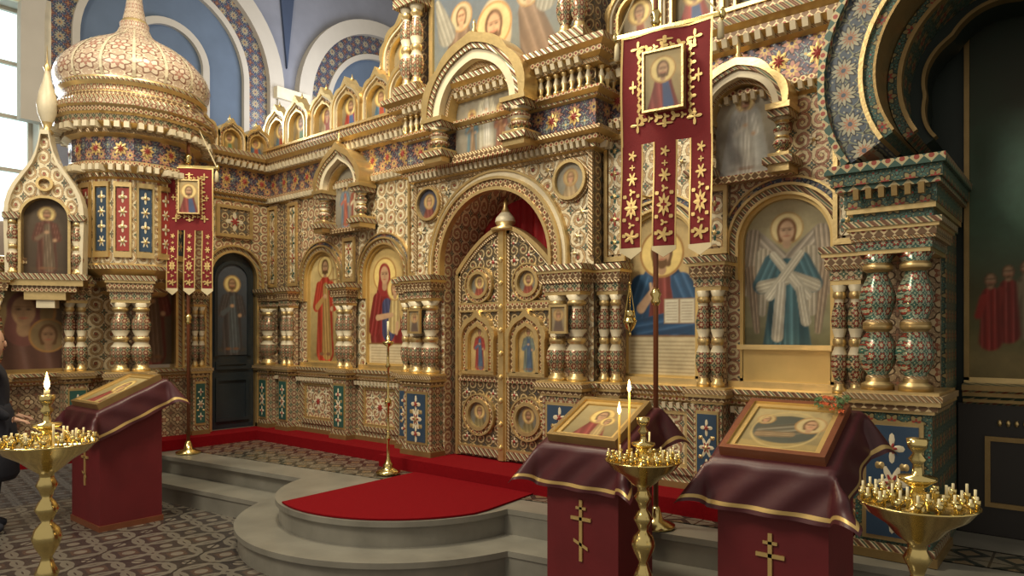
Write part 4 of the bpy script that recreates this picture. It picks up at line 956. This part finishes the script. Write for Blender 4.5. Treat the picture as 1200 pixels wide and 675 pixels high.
# ------------------------------------------------------------ candle stands
def flame(b,x,y,z,s=1): lathe(b,x,y,[(.002,z),(.007*s,z+.010*s),(.008*s,z+.018*s),(.004*s,z+.036*s),(.0005,z+.052*s)],'flame',8)
def candle_stand(name,x,y,zd,rd,style):
    P=empty(name,(x,y,0))
    b=MB()
    pr=[(.17,0),(.18,.02),(.17,.04),(.10,.07),(.05,.11),(.035,.16),(.05,.18),(.035,.20),(.022,.24),(.022,zd-.62),(.04,zd-.60),(.05,zd-.57),(.03,zd-.53),(.022,zd-.50),(.05,zd-.45),(.062,zd-.41),(.05,zd-.37),(.022,zd-.34),(.035,zd-.31),(.05,zd-.28),(.035,zd-.25),(.02,zd-.23),(.03,zd-.20),(.045,zd-.17),(.03,zd-.14),(.03,zd-.12),(.07,zd-.09),(rd*.55,zd-.055),(rd*.85,zd-.02),(rd,zd+.015),(rd+.008,zd+.02),(rd,zd+.025),(rd*.9,zd+.0),(rd*.4,zd-.01),(.03,zd),(.022,zd+.02),(.03,zd+.05),(.018,zd+.07),(.045,zd+.09),(.06,zd+.10),(.06,zd+.11),(.018,zd+.115),(.014,zd+.15),(.028,zd+.17),(.014,zd+.19),(.03,zd+.21),(.034,zd+.24),(.0,zd+.24)]
    lathe(b,0,0,pr,'brass',28)
    for k in range(3):
        a=2*pi*k/3; lathe(b,.15*math.cos(a),.15*math.sin(a),[(.02,0),(.035,.02),(.03,.05),(.01,.07)],'brass',10)
    cups=[]
    for rr,n in ((rd*.95,18),(rd*.72,14),(rd*.48,9)):
        for k in range(n):
            a=2*pi*(k+.5*(n%4))/n; cx,cy=rr*math.cos(a),rr*math.sin(a); zz=zd+.012
            lathe(b,cx,cy,[(.004,zz),(.004,zz+.02),(.011,zz+.025),(.012,zz+.042),(.007,zz+.042)],'brass',8); cups.append((cx,cy,zz+.04))
    b.build('brass_stand',P)
    b=MB(); rnd=random.Random(len(name)*3+int(x*10))
    for (cx,cy,z) in cups:
        t=rnd.random()
        if t<(.75 if style=='right' else .35): lathe(b,cx,cy,[(.0045,z-.01),(.0045,z+rnd.uniform(.01,.035))],'wax',6)
    if style=='mid':
        for (cx,cy,hh) in ((-.16,.03,.21),(-.10,.03,.33)):
            lathe(b,cx,cy,[(.007,zd+.02),(.006,zd+.03+hh)],'wax_y',8); flame(b,cx,cy,zd+.032+hh,1.3)
        for (cx,cy,hh) in ((-.03,.12,.12),(.1,.02,.05)): lathe(b,cx,cy,[(.005,zd+.02),(.005,zd+.03+hh)],'wax',8)
    if style=='left':
        lathe(b,0,0,[(.012,zd+.235),(.012,zd+.262)],'wax',10); flame(b,0,0,zd+.262,1.6)
        for (cx,cy,hh) in ((.15,-.02,.09),(.12,.08,.06),(-.1,.1,.05)): lathe(b,cx,cy,[(.005,zd+.02),(.005,zd+.03+hh)],'wax',8)
    b.build('candles',P)
candle_stand('candle_stand',.573,-3.987,1.18,.20,'left')
candle_stand('candle_stand.001',2.482,-1.90,1.03,.19,'mid')
candle_stand('candle_stand.002',3.794,-2.364,1.10,.18,'right')

P=empty('tall_candlestick',(-.80,-.80,.396)); b=MB()
lathe(b,0,0,[(.11,0),(.115,.02),(.08,.035),(.04,.06),(.05,.08),(.03,.10),(.015,.14),(.012,.30),(.03,.33),(.012,.36),(.012,.62),(.03,.65),(.035,.68),(.012,.71),(.010,.98),(.028,1.0),(.012,1.03),(.010,1.18),(.04,1.2),(.055,1.22),(.05,1.23),(.015,1.235),(.018,1.28),(.01,1.28)],'brass',18)
lathe(b,0,0,[(.01,1.27),(.01,1.42)],'wax',8); b.build('brass_stem',P)
def lamp(name,x,y,z,zt):
    P=empty(name,(x,y,z)); b=MB()
    lathe(b,0,0,[(.003,-.12),(.012,-.10),(.006,-.085),(.03,-.06),(.05,-.02),(.055,.0),(.045,.005),(.045,.02),(.0,.02)],'brass',16)
    lathe(b,0,0,[(.02,.0),(.034,.03),(.038,.07),(.034,.075)],'brass',14)
    for k in range(3):
        a=2*pi*k/3; p=Vector((.05*math.cos(a),.05*math.sin(a),0)); q=Vector((0,0,.28))
        for n in (Vector((.003,0,0)),Vector((0,.003,0))): b.Q([tuple(p-n),tuple(p+n),tuple(q+n),tuple(q-n)],'brass')
    lathe(b,0,0,[(.002,.27),(.015,.28),(.002,.30)],'brass',8)
    lathe(b,0,0,[(.0025,.29),(.0025,zt-z)],'brass',5)
    box(b,-.006,.006,-.006,abs(y)-.02,zt-z-.008,zt-z+.004,'brass')
    b.build('lamp_body',P)
lamp('hanging_oil_lamp',1.55,-.42,1.80,2.78)

# ------------------------------------------------------------ person at left edge
def skin_obj(name,parent,V,E,R,mat,lv=2):
    me=bpy.data.meshes.new(name); me.from_pydata(V,E,[]); o=bpy.data.objects.new(name,me); COL.objects.link(o); o.parent=parent
    md=o.modifiers.new('skin','SKIN'); 
    for i,r in enumerate(R): me.skin_vertices[0].data[i].radius=(r,r) if not isinstance(r,tuple) else r
    me.skin_vertices[0].data[0].use_root=True
    md.use_smooth_shade=True; s=o.modifiers.new('sub','SUBSURF'); s.levels=lv; s.render_levels=lv
    me.materials.append(MT[mat]); return o
PE=empty('person',(-2.99,-3.32,0),math.radians(-20))
V=[(0,0,.92),(0,0,1.08),(0,.0,1.25),(0,0,1.38),(0,0,1.46),
   (-.10,0,.84),(-.11,.01,.48),(-.11,-.02,.09),(-.11,.10,.04),
   (.10,0,.84),(.11,.01,.48),(.11,-.02,.09),(.11,.10,.04),
   (-.17,0,1.38),(-.22,-.02,1.12),(-.17,.14,.98),(.17,0,1.38),(.22,-.02,1.12),(.17,.14,.98)]
E=[(0,1),(1,2),(2,3),(3,4),(0,5),(5,6),(6,7),(7,8),(0,9),(9,10),(10,11),(11,12),(3,13),(13,14),(14,15),(3,16),(16,17),(17,18)]
R=[.15,.13,.15,.11,.055,.10,.065,.045,.04,.10,.065,.045,.04,.07,.05,.036,.07,.05,.036]
skin_obj('clothed_body',PE,V,E,R,'coat')
b=MB(); lathe(b,0,0,[(.17,.45),(.20,.5),(.19,.8),(.17,.95),(.15,1.05),(.13,1.1)],'coat',20); b.build('coat_skirt',PE)
b=MB()
hp=[(.045,1.44),(.05,1.50),(.062,1.53),(.075,1.57),(.08,1.62),(.078,1.66),(.068,1.70),(.045,1.735),(.015,1.75)]
lathe(b,0,.01,hp,'skin',18); lathe(b,0,.095,[(.004,1.585),(.014,1.595),(.010,1.62),(.004,1.64)],'skin',8)
for s in (-1,1):
    lathe(b,s*.03,.078,[(.003,1.625),(.011,1.632),(.003,1.64)],'hair',8); lathe(b,s*.08,.0,[(.006,1.59),(.014,1.61),(.014,1.635),(.005,1.65)],'skin',8)
box(b,-.022,.022,.082,.09,1.562,1.57,'velvet')
b.build('head',PE)
b=MB(); lathe(b,0,-.015,[(.07,1.52),(.088,1.56),(.092,1.62),(.088,1.68),(.07,1.73),(.03,1.765),(.005,1.77)],'hair',18); b.build('hair_cap',PE)
for s in (-1,1):
    V=[(s*.17,.14,.98),(s*.165,.20,.965)];E=[(0,1)];R=[.028,.024]
    for k,(dx,L) in enumerate(((-.024,.05),(-.008,.06),(.008,.056),(.022,.044))):
        i=len(V); V+=[(s*.165+dx,.225,.96),(s*.165+dx,.225+L*.6,.95),(s*.165+dx,.225+L,.925)]; E+=[(1,i),(i,i+1),(i+1,i+2)]; R+=[.009,.0085,.008]
    i=len(V); V+=[(s*.165-s*.035,.19,.965),(s*.165-s*.045,.22,.95)]; E+=[(0,i),(i,i+1)]; R+=[.010,.009]
    skin_obj('hand',PE,V,E,R,'skin',1)

# ------------------------------------------------------------ lights, world, camera
w=bpy.data.worlds.new('World'); sc.world=w; w.use_nodes=True
bg=w.node_tree.nodes['Background']; bg.inputs[0].default_value=(1.0,.90,.74,1); bg.inputs[1].default_value=.46
def area(name,loc,tgt,size,power,col):
    l=bpy.data.lights.new(name,'AREA'); l.size=size; l.energy=power; l.color=col
    o=bpy.data.objects.new(name,l); COL.objects.link(o); o.location=loc
    o.rotation_euler=(Vector(tgt)-Vector(loc)).to_track_quat('-Z','Y').to_euler(); return o
area('nave_light',(-.5,-7.0,7.0),(-.8,0,2.2),2.2,340,(1,.89,.68))
area('dome_light',(-.6,-2.4,7.0),(-.5,-.3,3.0),1.0,250,(1,.87,.62))
area('window_light',(-6.4,-2.3,4.8),(-1,-1.5,1),1.3,110,(.85,.94,1))
area('vault_light',(-4.8,2.5,5.5),(-7,1.5,7),2,90,(.92,.94,1))
def pt(name,loc,e,col=(1,.65,.3),r=.03):
    l=bpy.data.lights.new(name,'POINT'); l.energy=e; l.color=col; l.shadow_soft_size=r; o=bpy.data.objects.new(name,l); COL.objects.link(o); o.location=loc
pt('candle_glow',(2.40,-1.88,1.45),4); pt('candle_glow.001',(.573,-3.987,1.60),4)
cam=bpy.data.cameras.new('Camera'); co=bpy.data.objects.new('Camera',cam); COL.objects.link(co)
co.location=(4.25,-5.1,1.70); co.rotation_euler=(pi/2,0,math.asin(.6367)); cam.lens=24.6; cam.sensor_width=36; cam.shift_y=.0446
cam.clip_end=100; sc.camera=co
